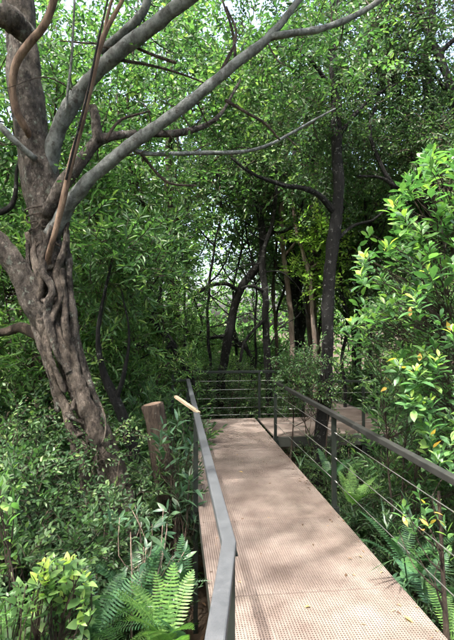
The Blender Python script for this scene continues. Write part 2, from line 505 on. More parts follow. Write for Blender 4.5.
def grating_mat():
    m, nt, out = new_mat('grating')
    tc = nd(nt, 'ShaderNodeTexCoord'); geo = nd(nt, 'ShaderNodeNewGeometry')
    n1 = nd(nt, 'ShaderNodeTexNoise'); n1.inputs['Scale'].default_value = 2.2; n1.inputs['Detail'].default_value = 7; n1.inputs['Roughness'].default_value = 0.65
    nt.links.new(geo.outputs['Position'], n1.inputs['Vector'])
    r = ramp(nt, [(0.30, (0.076, 0.057, 0.048)), (0.50, (0.124, 0.099, 0.086)), (0.68, (0.172, 0.144, 0.127))]); nt.links.new(n1.outputs['Fac'], r.inputs[0])
    n2 = nd(nt, 'ShaderNodeTexNoise'); n2.inputs['Scale'].default_value = 160; n2.inputs['Detail'].default_value = 3
    nt.links.new(geo.outputs['Position'], n2.inputs['Vector'])
    mr = nd(nt, 'ShaderNodeMapRange'); mr.inputs['To Min'].default_value = 0.75; mr.inputs['To Max'].default_value = 1.22
    nt.links.new(n2.outputs['Fac'], mr.inputs[0])
    oi = nd(nt, 'ShaderNodeObjectInfo'); m2 = nd(nt, 'ShaderNodeMapRange'); m2.inputs['To Min'].default_value = 0.93; m2.inputs['To Max'].default_value = 1.07
    nt.links.new(oi.outputs['Random'], m2.inputs[0])
    mu = nd(nt, 'ShaderNodeMath', operation='MULTIPLY'); nt.links.new(mr.outputs[0], mu.inputs[0]); nt.links.new(m2.outputs[0], mu.inputs[1])
    hs = nd(nt, 'ShaderNodeHueSaturation'); nt.links.new(mu.outputs[0], hs.inputs['Value']); nt.links.new(r.outputs[0], hs.inputs['Color'])
    n4 = nd(nt, 'ShaderNodeTexNoise'); n4.inputs['Scale'].default_value = 0.9; n4.inputs['Detail'].default_value = 9; n4.inputs['Roughness'].default_value = 0.72
    nt.links.new(geo.outputs['Position'], n4.inputs['Vector'])
    dr = ramp(nt, [(0.52, (0, 0, 0)), (0.68, (0.55, 0.55, 0.55))]); nt.links.new(n4.outputs['Fac'], dr.inputs[0])
    dm = nd(nt, 'ShaderNodeMix', data_type='RGBA'); nt.links.new(dr.outputs[0], dm.inputs[0]); nt.links.new(hs.outputs[0], dm.inputs['A']); dm.inputs['B'].default_value = (0.062, 0.056, 0.044, 1)
    b = nd(nt, 'ShaderNodeBsdfPrincipled'); b.inputs['Roughness'].default_value = 0.7; b.inputs['Specular IOR Level'].default_value = 0.35
    nt.links.new(dm.outputs['Result'], b.inputs['Base Color'])
    bp = nd(nt, 'ShaderNodeBump'); bp.inputs['Strength'].default_value = 0.5; bp.inputs['Distance'].default_value = 0.002
    nt.links.new(n2.outputs['Fac'], bp.inputs['Height']); nt.links.new(bp.outputs[0], b.inputs['Normal'])
    nt.links.new(b.outputs[0], out.inputs[0])
    return m


M['grating'] = grating_mat()

# ------------------------------------------------------------------ ground
def make_ground():
    ax = np.concatenate([-np.geomspace(400, 14, 10), np.linspace(-13, 13, 70), np.geomspace(14, 400, 10)])
    ay = np.concatenate([-np.geomspace(400, 9, 10), np.linspace(-8, 24, 86), np.geomspace(25, 400, 10)])
    V = []
    for y in ay:
        for x in ax:
            z = gz(x, y) + 0.05 * mnoise.noise(Vector((x * 1.4, y * 1.4, 0))) if abs(x) < 30 and abs(y) < 40 else -1.15
            V.append((x, y, z))
    n = len(ax); Q = []
    for j in range(len(ay) - 1):
        for i in range(n - 1):
            Q.append((j * n + i, j * n + i + 1, (j + 1) * n + i + 1, (j + 1) * n + i))
    mb = MB(); mb.add(V, Q)
    o = link('ground', mb.mesh('ground', M['soil'], smooth=True))
    tag(o, kind='structure')
    # dead leaves lying about on the soil
    N = 9000
    x = rng.uniform(-7, 9, N); y = rng.uniform(0.5, 17, N)
    z = np.array([gz(a, b) for a, b in zip(x, y)]) + rng.uniform(0.02, 0.07, N)
    mb = MB(); lv, lq = leaf6(1.0, 0.48)
    d = norm(np.stack([rng.normal(0, 1, N), rng.normal(0, 1, N), rng.normal(0, 0.2, N)], -1))
    stamp(mb, (lv, lq, np.zeros(2, int)), np.stack([x, y, z], -1), frames(d, roll=0.35), rng.uniform(0.05, 0.11, N))
    o = link('leaf_litter', mb.mesh('leaf_litter', M['leaf_brown']))
    tag(o, 'brown dead leaves covering the soil under the plants', 'leaf litter', kind='stuff')


make_ground()

# ------------------------------------------------------------------ boardwalk
XL, XR = 0.22, 1.52            # deck edges
DECK_END = 9.25
KINK = 1.92                    # where the walkway bends
JOG = 8.08                     # the left rail steps out here


def grating_mesh(w, l, name, pitch=0.0178, hole=0.0098, t=0.024):
    nx, ny = max(2, round(w / pitch)), max(2, round(l / pitch))
    px, py = w / nx, l / ny
    h = hole / 2
    mb = MB()
    V = np.array([(-px/2,-py/2,0),(px/2,-py/2,0),(px/2,py/2,0),(-px/2,py/2,0),(-h,-h,0),(h,-h,0),(h,h,0),(-h,h,0),
                  (-h*1.15,-h*1.15,-t),(h*1.15,-h*1.15,-t),(h*1.15,h*1.15,-t),(-h*1.15,h*1.15,-t)])
    Q = np.array([(0,1,5,4),(1,2,6,5),(2,3,7,6),(3,0,4,7),(4,5,9,8),(5,6,10,9),(6,7,11,10),(7,4,8,11)])
    gx, gy = np.meshgrid((np.arange(nx) + 0.5) * px, (np.arange(ny) + 0.5) * py)
    pos = np.stack([gx.ravel(), gy.ravel(), np.zeros(gx.size)], -1)
    stamp(mb, (V, Q, np.zeros(8, int)), pos, np.repeat(np.eye(3)[None], len(pos), 0), np.ones(len(pos)))
    mb.add([(0,0,0),(w,0,0),(w,l,0),(0,l,0),(0,0,-t),(w,0,-t),(w,l,-t),(0,l,-t)], [(0,4,5,1),(1,5,6,2),(2,6,7,3),(3,7,4,0)])
    return mb.mesh(name, M['grating'])


def walkway(label, base, rz=0.0):
    return thing('walkway', label, 'walkway', base, rz, 'walkway sections', 'structure')


PL = 1.218
pan = grating_mesh(XR - XL, PL - 0.008, 'grating_panel')
wk = walkway('long straight walkway of tan perforated grating between the two handrails', (XL, KINK, 0))
for k in range(6):
    o = link('grating_panel', pan, wk, (0, k * PL, 0))
    o.rotation_euler = (random.uniform(-0.0012, 0.0012), random.uniform(-0.001, 0.001), 0)
for x in (0.032, XR - XL - 0.032):
    mb = MB(); mb.box((XL + x, (KINK + DECK_END) / 2, -0.107), (0.055, DECK_END - KINK, 0.15)); part('edge_beam', mb, M['beam'], wk)
mb = MB(); mb.box((0, 0, 0), (XR - XL - 0.13, 0.06, 0.11)); jm = mb.mesh('joist', M['beam'])
for k in range(7):
    link('joist', jm, wk, ((XR - XL) / 2, k * PL, -0.084))

# wedge and near section under the photographer (the walkway bends here by ten degrees)
BEND = math.radians(10)
near = walkway('near walkway section that bends under the handrail in the foreground', (XL, KINK, 0))
near.rotation_euler = (0, 0, -BEND)
for k in range(3):
    link('grating_panel', pan, near, (0, -(k + 1) * PL - 0.004, 0))
for x in (0.032, XR - XL - 0.032):
    mb = MB(); mb.box((x, -1.85, -0.107), (0.055, 3.66, 0.15)); link('edge_beam', mb.mesh('edge_beam', M['beam']), near)
mb = MB()
w = XR - XL
a = (w * math.cos(BEND), -w * math.sin(BEND))
mb.add([(0, -0.004, -0.002), (a[0], a[1], -0.002), (w, -0.004, -0.002), (0, -0.004, -0.028), (a[0], a[1], -0.028), (w, -0.004, -0.028)],
       [(0, 3, 4, 1), (1, 4, 5, 2), (2, 5, 3, 0)], [(0, 1, 2), (5, 4, 3)])
link('wedge_plate', mb.mesh('wedge_plate', M['grating']), wk)

# the platform at the far end and the branch that carries on at the right
PY0, PY1 = 7.66, 9.25
plat_l = KINK + 6 * PL
far = walkway('far end of the walkway where it turns the corner to the side', (XL, plat_l, 0))
pe = grating_mesh(XR - XL, DECK_END - plat_l - 0.005, 'grating_panel')
if DECK_END - plat_l > 0.02:
    link('grating_panel', pe, far, (0, 0.0, 0))
mb = MB(); mb.box((0.66, DECK_END + 0.03, -0.083), (1.5, 0.055, 0.15)); part('edge_beam', mb, M['beam'], far)
jog = grating_mesh(0.265, DECK_END - JOG - 0.005, 'grating_panel')
link('grating_panel', jog, far, (-0.275, JOG - plat_l, 0.002))

side = walkway('side walkway beyond the slender dark trunk, half hidden by leaves', (XR + 0.065, PY0, 0))
sp = grating_mesh(1.16, PY1 - PY0, 'grating_panel')
for k in range(2):
    link('grating_panel', sp, side, (k * 1.165, 0, 0))
sp2 = grating_mesh(1.3, PL - 0.005, 'grating_panel')
for k in range(4):
    link('grating_panel', sp2, side, (1.02, PY1 - PY0 + 0.005 + k * PL, 0))
mb = MB(); mb.box((XR + 0.065 + 1.165, PY0 - 0.03, -0.083), (2.4, 0.055, 0.15)); part('edge_beam', mb, M['beam'], side)
mb = MB(); mb.box((XR + 0.065 + 2.36, PY0 + 3.2, -0.083), (0.055, 6.6, 0.15)); part('edge_beam', mb, M['beam'], side)

# ------------------------------------------------------------------ railings
RH = 0.90


def rail_bar(pts, w=0.058, h=0.042, name='handrail', parent=None, mat='rail'):
    """a mitred rectangular bar along a polyline, rounded edges"""
    pts = [Vector(p) for p in pts]
    prof = []
    b = 0.006
    for sx, sz in ((1, -1), (1, 1), (-1, 1), (-1, -1)):
        cx, cz = sx * (w / 2 - b), sz * (h / 2 - b)
        order = {(1, -1): (-90, -45, 0), (1, 1): (0, 45, 90), (-1, 1): (90, 135, 180), (-1, -1): (180, 225, 270)}[(sx, sz)]
        for a in order:
            prof.append((cx + b * math.cos(math.radians(a)), cz + b * math.sin(math.radians(a))))
    V, k = [], len(prof)
    for i, p in enumerate(pts):
        d0 = (p - pts[i - 1]).normalized() if i else (pts[1] - p).normalized()
        d1 = (pts[i + 1] - p).normalized() if i < len(pts) - 1 else d0
        n0 = Vector((d0.y, -d0.x, 0)).normalized(); n1 = Vector((d1.y, -d1.x, 0)).normalized()
        nm = (n0 + n1).normalized(); s = 1 / max(0.3, nm.dot(n0))
        for u, v in prof:
            V.append(p + nm * u * s + Vector((0, 0, v)))
    Q, T = [], []
    for i in range(len(pts) - 1):
        for j in range(k):
            j2 = (j + 1) % k
            Q.append((i * k + j, (i + 1) * k + j, (i + 1) * k + j2, i * k + j2))
    V = [tuple(v) for v in V]
    for i, e in ((0, 0), (len(pts) - 1, 1)):
        c = len(V); V.append(tuple(pts[i]))
        for j in range(k):
            j2 = (j + 1) % k
            T.append((c, i * k + j, i * k + j2) if not e else (c, i * k + j2, i * k + j))
    mb = MB(); mb.add(V, Q, T)
    return part(name, mb, M[mat], parent, False)


def post(parent, x, y, top, bottom, w=0.045, d=0.03, ang=0.0):
    mb = MB()
    mb.box((0, 0, (top + bottom) / 2), (w, d, top - bottom))
    mb.box((0, 0, top - 0.004), (w + 0.02, d + 0.02, 0.006))          # top plate under the bar
    mb.box((0, 0, -0.10), (w + 0.05, d + 0.016, 0.10))                # bracket on the beam
    o = link('post', mb.mesh('post', M['post']), parent)
    o.location = (x - parent.location.x, y - parent.location.y, -parent.location.z)
    o.rotation_euler = (0, 0, ang)
    return o


def cable(parent, a, b, r=0.0035, sag=0.006):
    t = np.linspace(0, 1, 7)[:, None]
    P = np.asarray(a) * (1 - t) + np.asarray(b) * t
    P[:, 2] -= 4 * sag * (t * (1 - t))[:, 0]
    mb = MB(); tube(mb, P, r, 6)
    return part('cable', mb, M['cable'], parent, True)


CZ = (0.70, 0.45, 0.22)
XRL, XRR = 0.200, 1.585        # rail lines
kink_p = (XRL + 0.012, KINK)
dirn = (math.sin(BEND), math.cos(BEND))
near_end = (kink_p[0] - dirn[0] * 2.6, kink_p[1] - dirn[1] * 2.6)

# left railing
lr = thing('railing', 'grey metal handrail bending in the foreground along the left of the deck', 'railing', (XRL, KINK, 0), group='railings')
rail_bar([(*near_end, RH - 0.021), (*kink_p, RH - 0.021), (XRL, JOG, RH - 0.021)], name='handrail', parent=lr)
rail_bar([(XRL - 0.03, JOG + 0.005, RH - 0.024), (-0.055, JOG + 0.005, RH - 0.024), (-0.055, DECK_END + 0.06, RH - 0.024)], w=0.045, h=0.036, name='handrail', parent=lr, mat='post')
for (x, y) in ((kink_p[0], KINK), (XRL - 0.005, 4.75), (XRL - 0.005, JOG), (-0.055, JOG + 0.01), (near_end[0] + 0.25 * dirn[0], near_end[1] + 0.25 * dirn[1])):
    post(lr, x, y, RH - 0.045, -1.25)

# right railing
rr = thing('railing', 'dark grey handrail with wire cables along the right of the deck', 'railing', (XRR, KINK, 0), group='railings')
rk = (XRR, 1.70)
re = (rk[0] - dirn[0] * 2.3, rk[1] - dirn[1] * 2.3)
rail_bar([(*re, RH - 0.021), (*rk, RH - 0.021), (XRR, PY0 - 0.05, RH - 0.021)], w=0.055, h=0.045, name='handrail', parent=rr, mat='rail_dark')
for (x, y) in (rk, (XRR, 4.72), (XRR, PY0 - 0.07), (re[0] + 0.04, re[1] + 0.25)):
    post(rr, x, y, RH - 0.045, -1.25)
for z in CZ:
    for yy in (4.66, 4.78):
        mb = MB(); tube(mb, [(XRR, yy - 0.025, z), (XRR, yy + 0.025, z)], 0.0075, 8); part('cable_fitting', mb, M['cable'], rr, True)
    cable(rr, (*re, z), (*rk, z)); cable(rr, (*rk, z), (XRR, 4.72, z)); cable(rr, (XRR, 4.72, z), (XRR, PY0 - 0.07, z))

# railing across the far end
fr_ = thing('railing', 'dark railing with horizontal wires closing the far end of the deck', 'railing', (0.7, DECK_END + 0.07, 0), group='railings')
rail_bar([(-0.10, DECK_END + 0.09, RH - 0.01), (2.55, DECK_END + 0.09, RH - 0.01)], w=0.05, h=0.05, name='handrail', parent=fr_, mat='post')
for x in (-0.06, 1.63, 2.5):
    post(fr_, x, DECK_END + 0.09, RH - 0.03, -1.25)
mb = MB(); mb.box((-0.06, DECK_END + 0.09, RH + 0.035), (0.075, 0.075, 0.04)); part('post_cap', mb, M['post'], fr_)
for z in (0.72, 0.55, 0.38, 0.20, 0.06):
    cable(fr_, (-0.06, DECK_END + 0.09, z), (1.63, DECK_END + 0.09, z)); cable(fr_, (1.63, DECK_END + 0.09, z), (2.5, DECK_END + 0.09, z))

# railing along the near side of the side walkway
sr = thing('railing', 'short dark railing of the side walkway behind the slender trunk', 'railing', (2.7, PY0 - 0.06, 0), group='railings')
rail_bar([(XRR + 0.04, PY0 - 0.06, RH - 0.02), (4.02, PY0 - 0.06, RH - 0.02)], w=0.045, h=0.04, name='handrail', parent=sr, mat='post')
for x in (3.05, 3.98):
    post(sr, x, PY0 - 0.06, RH - 0.04, -1.25)
for z in CZ:
    cable(sr, (XRR + 0.03, PY0 - 0.06, z), (3.98, PY0 - 0.06, z))

# pale batten lodged against the left handrail
bt = thing('wooden_batten', 'pale wooden batten jutting out over the left handrail', 'batten', tuple(at(186, 404, 5.0)))
p0, p1 = at(175.5, 396.5, 5.15), at(199, 413.0, 4.83)
mb = MB(); d = norm(p1 - p0); s = norm(np.cross(d, (0, 0, 1))); u = np.cross(s, d)
V = []
for p in (p0, p1):
    for a, b in ((-1, -1), (1, -1), (1, 1), (-1, 1)):
        V.append(p + s * a * 0.018 + u * b * 0.012)
mb.add(V, [(0, 1, 2, 3), (7, 6, 5, 4), (0, 4, 5, 1), (1, 5, 6, 2), (2, 6, 7, 3), (3, 7, 4, 0)])
part('batten_bar', mb, M['batten'], bt)
for t in (0.88, 0.95):
    mb = MB(); c = p0 * (1 - t) + p1 * t + u * 0.013; mb.box(c, (0.008, 0.008, 0.004)); part('nail', mb, M['post'], bt)

# fallen leaves on the deck
def fallen(px, py, L, mat, label, rz):
    d = FPX * EYE / (py - 328)
    p = at(px, py, d)
    V, Q = leaf_fine(L, L * 0.5, fold=0.35, droop=0.1, n=5)
    mb = MB(); mb.add(V, Q)
    o = link('fallen_leaf', mb.mesh('fallen_leaf', M[mat]))
    o.location = (p[0], p[1], 0.008); o.rotation_euler = (0.1, 0.15, rz)
    tag(o, label, 'leaf', 'fallen leaves on the deck')


fallen(413, 624, 0.060, 'leaf_yellow', 'larger yellow leaf lying near the lower right deck edge', 0.4)
fallen(311, 607, 0.042, 'leaf_yellow', 'small yellow leaf lying mid-deck in the foreground', 1.9)
fallen(353, 560, 0.036, 'leaf_brown', 'one of a pair of dry brown leaves near the right deck edge, the tan one', 1.3)
fallen(362, 559, 0.040, 'leaf_brown', 'reddish dry leaf curled beside its pair near the right deck edge', 0.2)
fallen(243, 473, 0.05, 'leaf_yellow', 'yellowish leaf lying on the deck beside the left handrail', 0.9)
fallen(265, 462, 0.05, 'leaf_brown', 'dry brown leaf at mid distance in the middle of the deck', 2.4)
fallen(205, 485, 0.06, 'leaf_brown', 'brown leaf on the deck strip outside the left handrail', 2.0)
fallen(229, 436, 0.06, 'leaf_brown', 'dark dry leaf far along the deck near the end railing', 0.7)


# ================================================================== vegetation
SPRAY = {
    'oval': [spray(0.34, 9, 0.085, 0.038, seed=s) for s in (1, 2, 3)],
    'narrow': [spray(0.36, 11, 0.105, 0.026, ang=45, seed=s) for s in (4, 5, 6)],
    'small': [spray(0.26, 9, 0.052, 0.026, seed=s) for s in (7, 8, 9)],
    'rosette': [rosette(9, 0.10, 0.036, seed=s) for s in (10, 11, 12)],
    'fig': [spray(0.34, 8, 0.095, 0.048, ang=58, seed=s) for s in (13, 14)],
}


def foliage(mb, centers, radii, per, kind, flat=0.65, scale=(0.85, 1.35), up=0.25, outward=0.8, shell=0.35):
    """leafy twigs round each clump centre"""
    T = SPRAY[kind]
    C = np.asarray(centers, float).reshape(-1, 3); R = np.broadcast_to(np.asarray(radii, float), (len(C),))
    n = len(C) * per
    idx = np.repeat(np.arange(len(C)), per)
    off = norm(rng.normal(0, 1, (n, 3))) * (rng.uniform(shell ** 3, 1, (n, 1)) ** (1 / 3))
    off[:, 2] *= flat
    pos = C[idx] + off * R[idx][:, None]
    d = off * outward + rng.normal(0, 0.45, (n, 3)) + np.array((0, 0, up))
    Mx = frames(d, roll=0.45)
    s = rng.uniform(scale[0], scale[1], n)
    k = rng.integers(0, len(T), n)
    for j in range(len(T)):
        q = k == j
        if q.any():
            stamp(mb, T[j], pos[q], Mx[q], s[q])


def ctrl(*rows):
    return np.array(rows, float)


def grow(seed, height, r0, crown, n_cl, per, cl_r, kind, lean=(0, 0), n_limb=6, start=0.35, wob=0.12, stems=1, shell=0.45, sides=8, flat=0.6, lsc=(0.7, 1.1)):
    """generic tree or shrub in local coordinates: trunk meshes, limb meshes, crown mesh"""
    global rng
    keep = rng; rng = np.random.default_rng(seed)
    cx, cy, cz, rx, ry, rz = crown
    off = norm(rng.normal(0, 1, (n_cl, 3))) * (rng.uniform(shell ** 3, 1, (n_cl, 1)) ** (1 / 3))
    cl = np.array((cx, cy, cz)) + off * np.array((rx, ry, rz))
    trunks, limbs = [], []
    paths = []
    for sidx in range(stems):
        a = rng.uniform(0, 6.28)
        sp = 0.0 if stems == 1 else 0.18
        top = np.array((cx + lean[0] * 0.3, cy + lean[1] * 0.3, height)) if stems == 1 else np.array((cx + rx * 0.6 * math.cos(a), cy + ry * 0.6 * math.sin(a), height * rng.uniform(0.6, 0.95)))
        b = np.array((sp * math.cos(a), sp * math.sin(a), -0.25))
        rows = []
        for t in np.linspace(0, 1, 6):
            p = b * (1 - t) + top * t
            p[:2] += np.array(lean) * math.sin(t * math.pi) * 0.6 + rng.normal(0, 0.05 * height / 3, 2) * (0 < t < 1)
            rows.append((*p, r0 * (1.25 - 1.0 * t) if t else r0 * 1.5))
        mb = MB(); S = limb(mb, rows, sides, 0.16, 0.2, 5.0, wob)
        trunks.append(mb); paths.append(S)
    lab = rng.integers(0, n_limb, n_cl) if False else np.argsort(np.argsort(np.arctan2(off[:, 1], off[:, 0]))) * n_limb // n_cl
    for j in range(n_limb):
        g = cl[lab == j]
        if not len(g): continue
        S = paths[j % stems]
        t = start + (0.9 - start) * rng.uniform(0, 1)
        i0 = int(t * (len(S) - 1)); p0 = S[i0, :3]; rr = S[i0, 3] * 0.62
        m_ = g.mean(0)
        mid = p0 * 0.5 + m_ * 0.5 + rng.normal(0, 0.12, 3) + np.array((0, 0, -0.1))
        mb = MB()
        Lp = limb(mb, ctrl((*p0, rr), (*mid, rr * 0.7), (*m_, rr * 0.42)), 6, 0.16, 0.15, 6, wob)
        for c in g:
            i1 = int(rng.uniform(0.45, 0.95) * (len(Lp) - 1)); q0 = Lp[i1, :3]
            md = q0 * 0.5 + c * 0.5 + rng.normal(0, 0.08, 3)
            limb(mb, ctrl((*q0, Lp[i1, 3] * 0.7), (*md, Lp[i1, 3] * 0.45), (*c, 0.006)), 4, 0.22, 0, 6, wob * 0.6)
        limbs.append(mb)
    mb = MB()
    foliage(mb, cl, cl_r * rng.uniform(0.75, 1.25, n_cl), per, kind, flat=flat, scale=lsc)
    rng = keep
    return trunks, limbs, mb


def tree_proto(name, label, cat, parts, bark, leaf, loc, rz, s=1.0, group=None, stem_name='trunk', crown_name='crown'):
    root = thing(name, label, cat, loc, rz, group)
    root.scale = (s, s, s)
    tr, lb, cr = parts
    for mb in tr: link(stem_name, mb.mesh(stem_name, M[bark], smooth=True), root)
    for mb in lb: link('limb' if stem_name == 'trunk' else 'branch', mb.mesh('limb', M[bark], smooth=True), root)
    link(crown_name, cr.mesh(crown_name, [M[leaf], M['twig']]), root)
    return root


def recopy(root, label, loc, rz, s=1.0, leaf=None):
    o = copy_tree(root)
    o.location = loc; o.rotation_euler = (0, 0, rz); o.scale = (s, s, s * random.uniform(0.92, 1.1)); o['label'] = label
    if leaf:
        for ch in o.children:
            if ch.name.split('.')[0] in ('crown', 'foliage'):
                ch.material_slots[0].link = 'OBJECT'; ch.material_slots[0].material = M[leaf]
    return o


def gnd(x, y):
    return (x, y, gz(x, y))


# ------------------------------------------------------------------ strangler fig
FD = 4.9
fb = at(118, 520, FD); fig_base = np.array((fb[0], fb[1], gz(fb[0], fb[1])))
fig = thing('strangler_fig', 'big leaning fig tree wrapped in twisted aerial roots at the left', 'tree', tuple(fig_base))


def prow(px, py, d, wpx):
    """control row from a pixel, its depth and the width seen in pixels"""
    return (*at(px, py, d), wpx / 2 / FPX * d)


core = [(*(fig_base + np.array((0.06, 0.05, -0.3))), 0.22), prow(118, 520, FD, 28), prow(103, 452, FD, 18), prow(84, 400, FD, 15), prow(67, 345, FD, 16),
        prow(55, 295, FD, 19), prow(49, 250, FD, 26), prow(44, 205, FD, 34), prow(38, 165, FD, 35), prow(29, 115, FD, 32), prow(24, 60, FD + .05, 30), prow(19, 0, FD + .1, 28),
        prow(10, -110, FD + .3, 26), prow(14, -260, FD + .6, 18)]
mb = MB(); CORE = limb(mb, core, 30, 0.06, 0.16, 5.0, 0.0, flute=0.06)
part('trunk', mb, M['bark_fig'], fig, True)


def fig_limb(rows, mat, sides=10, name='limb', bump=0.2, wob=0.015, parent=None, seg=0.07):
    mb = MB(); S = limb(mb, rows, sides + 4, seg * 0.7, bump, 7.0, wob)
    part(name, mb, M[mat], parent or fig, True)
    return S


LA = fig_limb([prow(42, 190, FD, 19.2), prow(52, 150, FD - .05, 17.6), prow(66, 112, FD - .12, 16.0), prow(92, 78, FD - .2, 14.4), prow(130, 44, FD - .3, 14.4), prow(188, -2, FD - .45, 14.4),
               prow(270, -70, FD - .6, 12.0), prow(370, -170, FD - .8, 8.0)], 'bark_grey', 12)
LB = fig_limb([prow(52, 235, FD - .1, 16.4), prow(66, 208, FD - .2, 14.8), prow(88, 182, FD - .3, 13.1), prow(112, 160, FD - .35, 12.7), prow(152, 130, FD - .4, 11.9), prow(200, 94, FD - .45, 10.7), prow(240, 61, FD - .5, 9.8),
               prow(270, 36, FD - .5, 8.6), prow(302, -4, FD - .5, 6.6), prow(350, -70, FD - .5, 4.1)], 'bark_grey', 12)
LC = fig_limb([prow(268, 38, FD - .5, 7.2), prow(290, 34, FD - .5, 7.2), prow(330, 26, FD - .4, 6.3), prow(374, 4, FD - .3, 5.4), prow(430, -40, FD - .2, 3.6)], 'bark_grey', 8)
LD = fig_limb([prow(48, 215, FD - .15, 15.3), prow(62, 185, FD - .22, 14.4), prow(80, 163, FD - .24, 12.8), prow(97, 143, FD - .22, 11.0), prow(116, 137, FD - .18, 8.5), prow(140, 134, FD - .1, 7.6), prow(172, 134, FD, 6.8),
               prow(202, 127, FD + .15, 5.5), prow(222, 112, FD + .3, 3.4), prow(240, 80, FD + .5, 2.1)], 'bark_fig', 10)
fig_limb([prow(98, 143, FD - .22, 11), prow(96, 126, FD - .24, 10), prow(92, 106, FD - .26, 9)], 'bark_fig', 9, name='broken_stub', bump=0.3)
LE = fig_limb([prow(128, 147, FD - .36, 5), prow(150, 154, FD - .3, 4.6), prow(200, 153, FD - .15, 4.4), prow(240, 152, FD, 4), prow(268, 145, FD + .1, 3), prow(300, 128, FD + .3, 2.4), prow(335, 108, FD + .5, 1.6)], 'bark_grey', 7)
LF = fig_limb([prow(55, 330, FD, 24), prow(38, 310, FD - .05, 24), prow(22, 276, FD - .1, 22), prow(0, 246, FD - .2, 20), prow(-40, 205, FD - .3, 17), prow(-90, 120, FD - .3, 12), prow(-130, 10, FD - .2, 8)], 'bark_fig', 12)
LG = fig_limb([prow(60, 345, FD, 13), prow(40, 336, FD + .1, 12), prow(20, 328, FD + .15, 10), prow(0, 333, FD + .2, 9), prow(-50, 330, FD + .4, 7), prow(-110, 280, FD + .6, 4)], 'bark_brown', 8)
LH = fig_limb([prow(32, 40, FD - .2, 16), prow(14, 22, FD - .32, 24), prow(-6, 14, FD - .4, 22), prow(-50, -10, FD - .5, 16), prow(-110, -80, FD - .6, 9)], 'bark_fig', 12, bump=0.35)
LI = fig_limb([prow(100, 52, FD - .22, 6.4), prow(122, 34, FD - .25, 8.8), prow(142, 13, FD - .3, 8.0), prow(150, -10, FD - .3, 7.2), prow(165, -80, FD - .2, 4.0)], 'bark_grey', 9)
# thin upright shoots and lower twigs
fig_limb([prow(36, 160, FD - .2, 6), prow(14, 140, FD - .3, 6), prow(2, 128, FD - .35, 6), prow(-20, 110, FD - .4, 5)], 'bark_grey', 7)
fig_limb([prow(-10, 215, FD + .1, 7), prow(8, 208, FD + .1, 6), prow(15, 195, FD + .1, 5), prow(17, 172, FD + .1, 4), prow(20, 160, FD + .1, 3)], 'bark_dark', 6, name='twig')
for rows in ([(176, 63), (128, 45), (95, 44), (60, 40)], [(138, 150), (165, 180), (196, 184)], [(106, 140), (120, 120), (150, 110)], [(120, 60), (150, 66), (185, 75), (205, 82)],
             [(210, 92), (235, 40), (226, 5)], [(236, 64), (232, 30), (224, 0)], [(225, 100), (262, 120), (280, 140)]):
    z0 = FD - rng.uniform(.1, .4)
    fig_limb([prow(x, y, z0 + i * .08, 3.4 - i * .7) for i, (x, y) in enumerate(rows)], 'bark_brown', 5, name='twig', bump=0, wob=0.03)

TW_TIPS = []
for S, n, ln_ in ((LA, 9, 0.6), (LB, 12, 0.55), (LC, 7, 0.45), (LE, 7, 0.35), (LD, 7, 0.35), (LI, 4, 0.4), (LF, 4, 0.5)):
    for k in range(n):
        i = int(rng.uniform(0.3, 0.97) * (len(S) - 1)); p = S[i, :3]
        d = norm(rng.normal(0, 1, 3) * np.array((1, 0.7, 0.9)) + np.array((0.15, 0.35, 0.25))); L = ln_ * rng.uniform(0.5, 1.3)
        q = p + d * L; md = (p + q) / 2 + rng.normal(0, 0.05 * L / 0.5, 3)
        fig_limb([(*p, 0.008), (*md, 0.006), (*q, 0.003)], 'bark_brown', 1, name='twig', bump=0, wob=0.02)
        if rng.uniform() < 0.3: TW_TIPS.append(q)

# lianas
ln = thing('liana', 'thick curved brown vine hanging in front of the fig trunk at top left', 'vine', tuple(at(27, 125, FD - .3)), group='lianas on the fig')
fig_limb([prow(64, -40, FD - .5, 7), prow(54, 0, FD - .5, 7.2), prow(44, 26, FD - .48, 7.6), prow(28, 45, FD - .44, 8), prow(16, 64, FD - .4, 8), prow(12.5, 86, FD - .36, 7.6), prow(16, 108, FD - .32, 7.4), prow(22, 122, FD - .27, 7.2), prow(28, 132, FD - .2, 7), prow(33, 144, FD - .06, 6.5), prow(36, 156, FD + .06, 5)],
         'liana', 9, name='stem', bump=0.08, wob=0.0, parent=ln)
l2 = thing('liana', 'long slender brown vine rising diagonally from the fig trunk to the top edge', 'vine', tuple(at(52, 250, FD - .3)), group='lianas on the fig')
fig_limb([prow(47, 276, FD - .02, 6), prow(48, 264, FD - .12, 6.4), prow(50, 252, FD - .22, 6.2), prow(54, 238, FD - .3, 6), prow(59, 218, FD - .34, 6.2), prow(66, 188, FD - .38, 6.2), prow(73, 155, FD - .42, 6), prow(82, 124, FD - .46, 5.6), prow(92, 86, FD - .48, 5.4), prow(103, 38, FD - .5, 5.2), prow(124, -2, FD - .5, 4), prow(150, -60, FD - .5, 3)],
         'liana', 8, name='stem', bump=0.1, wob=0.01, parent=l2)
fig_limb([prow(104, 36, FD - .5, 4), prow(108, 14, FD - .5, 3.4), prow(118, -20, FD - .5, 2.5)], 'liana', 6, name='side_shoot', bump=0.1, wob=0.0, parent=l2)
l3 = thing('liana', 'thin black vine running beside the slender brown one', 'vine', tuple(at(68, 176, FD - .5)), group='lianas on the fig')
fig_limb([prow(66, 180, FD - .44, 2.6), prow(76, 140, FD - .5, 2.4), prow(90, 82, FD - .54, 2.2), prow(99, 40, FD - .56, 2), prow(112, -20, FD - .56, 1.8)], 'bark_dark', 6, name='stem', bump=0, wob=0.01, parent=l3)
l4 = thing('liana', 'pale thin aerial root hanging straight beside the big grey limb', 'vine', tuple(at(66, 108, FD - .3)), group='lianas on the fig')
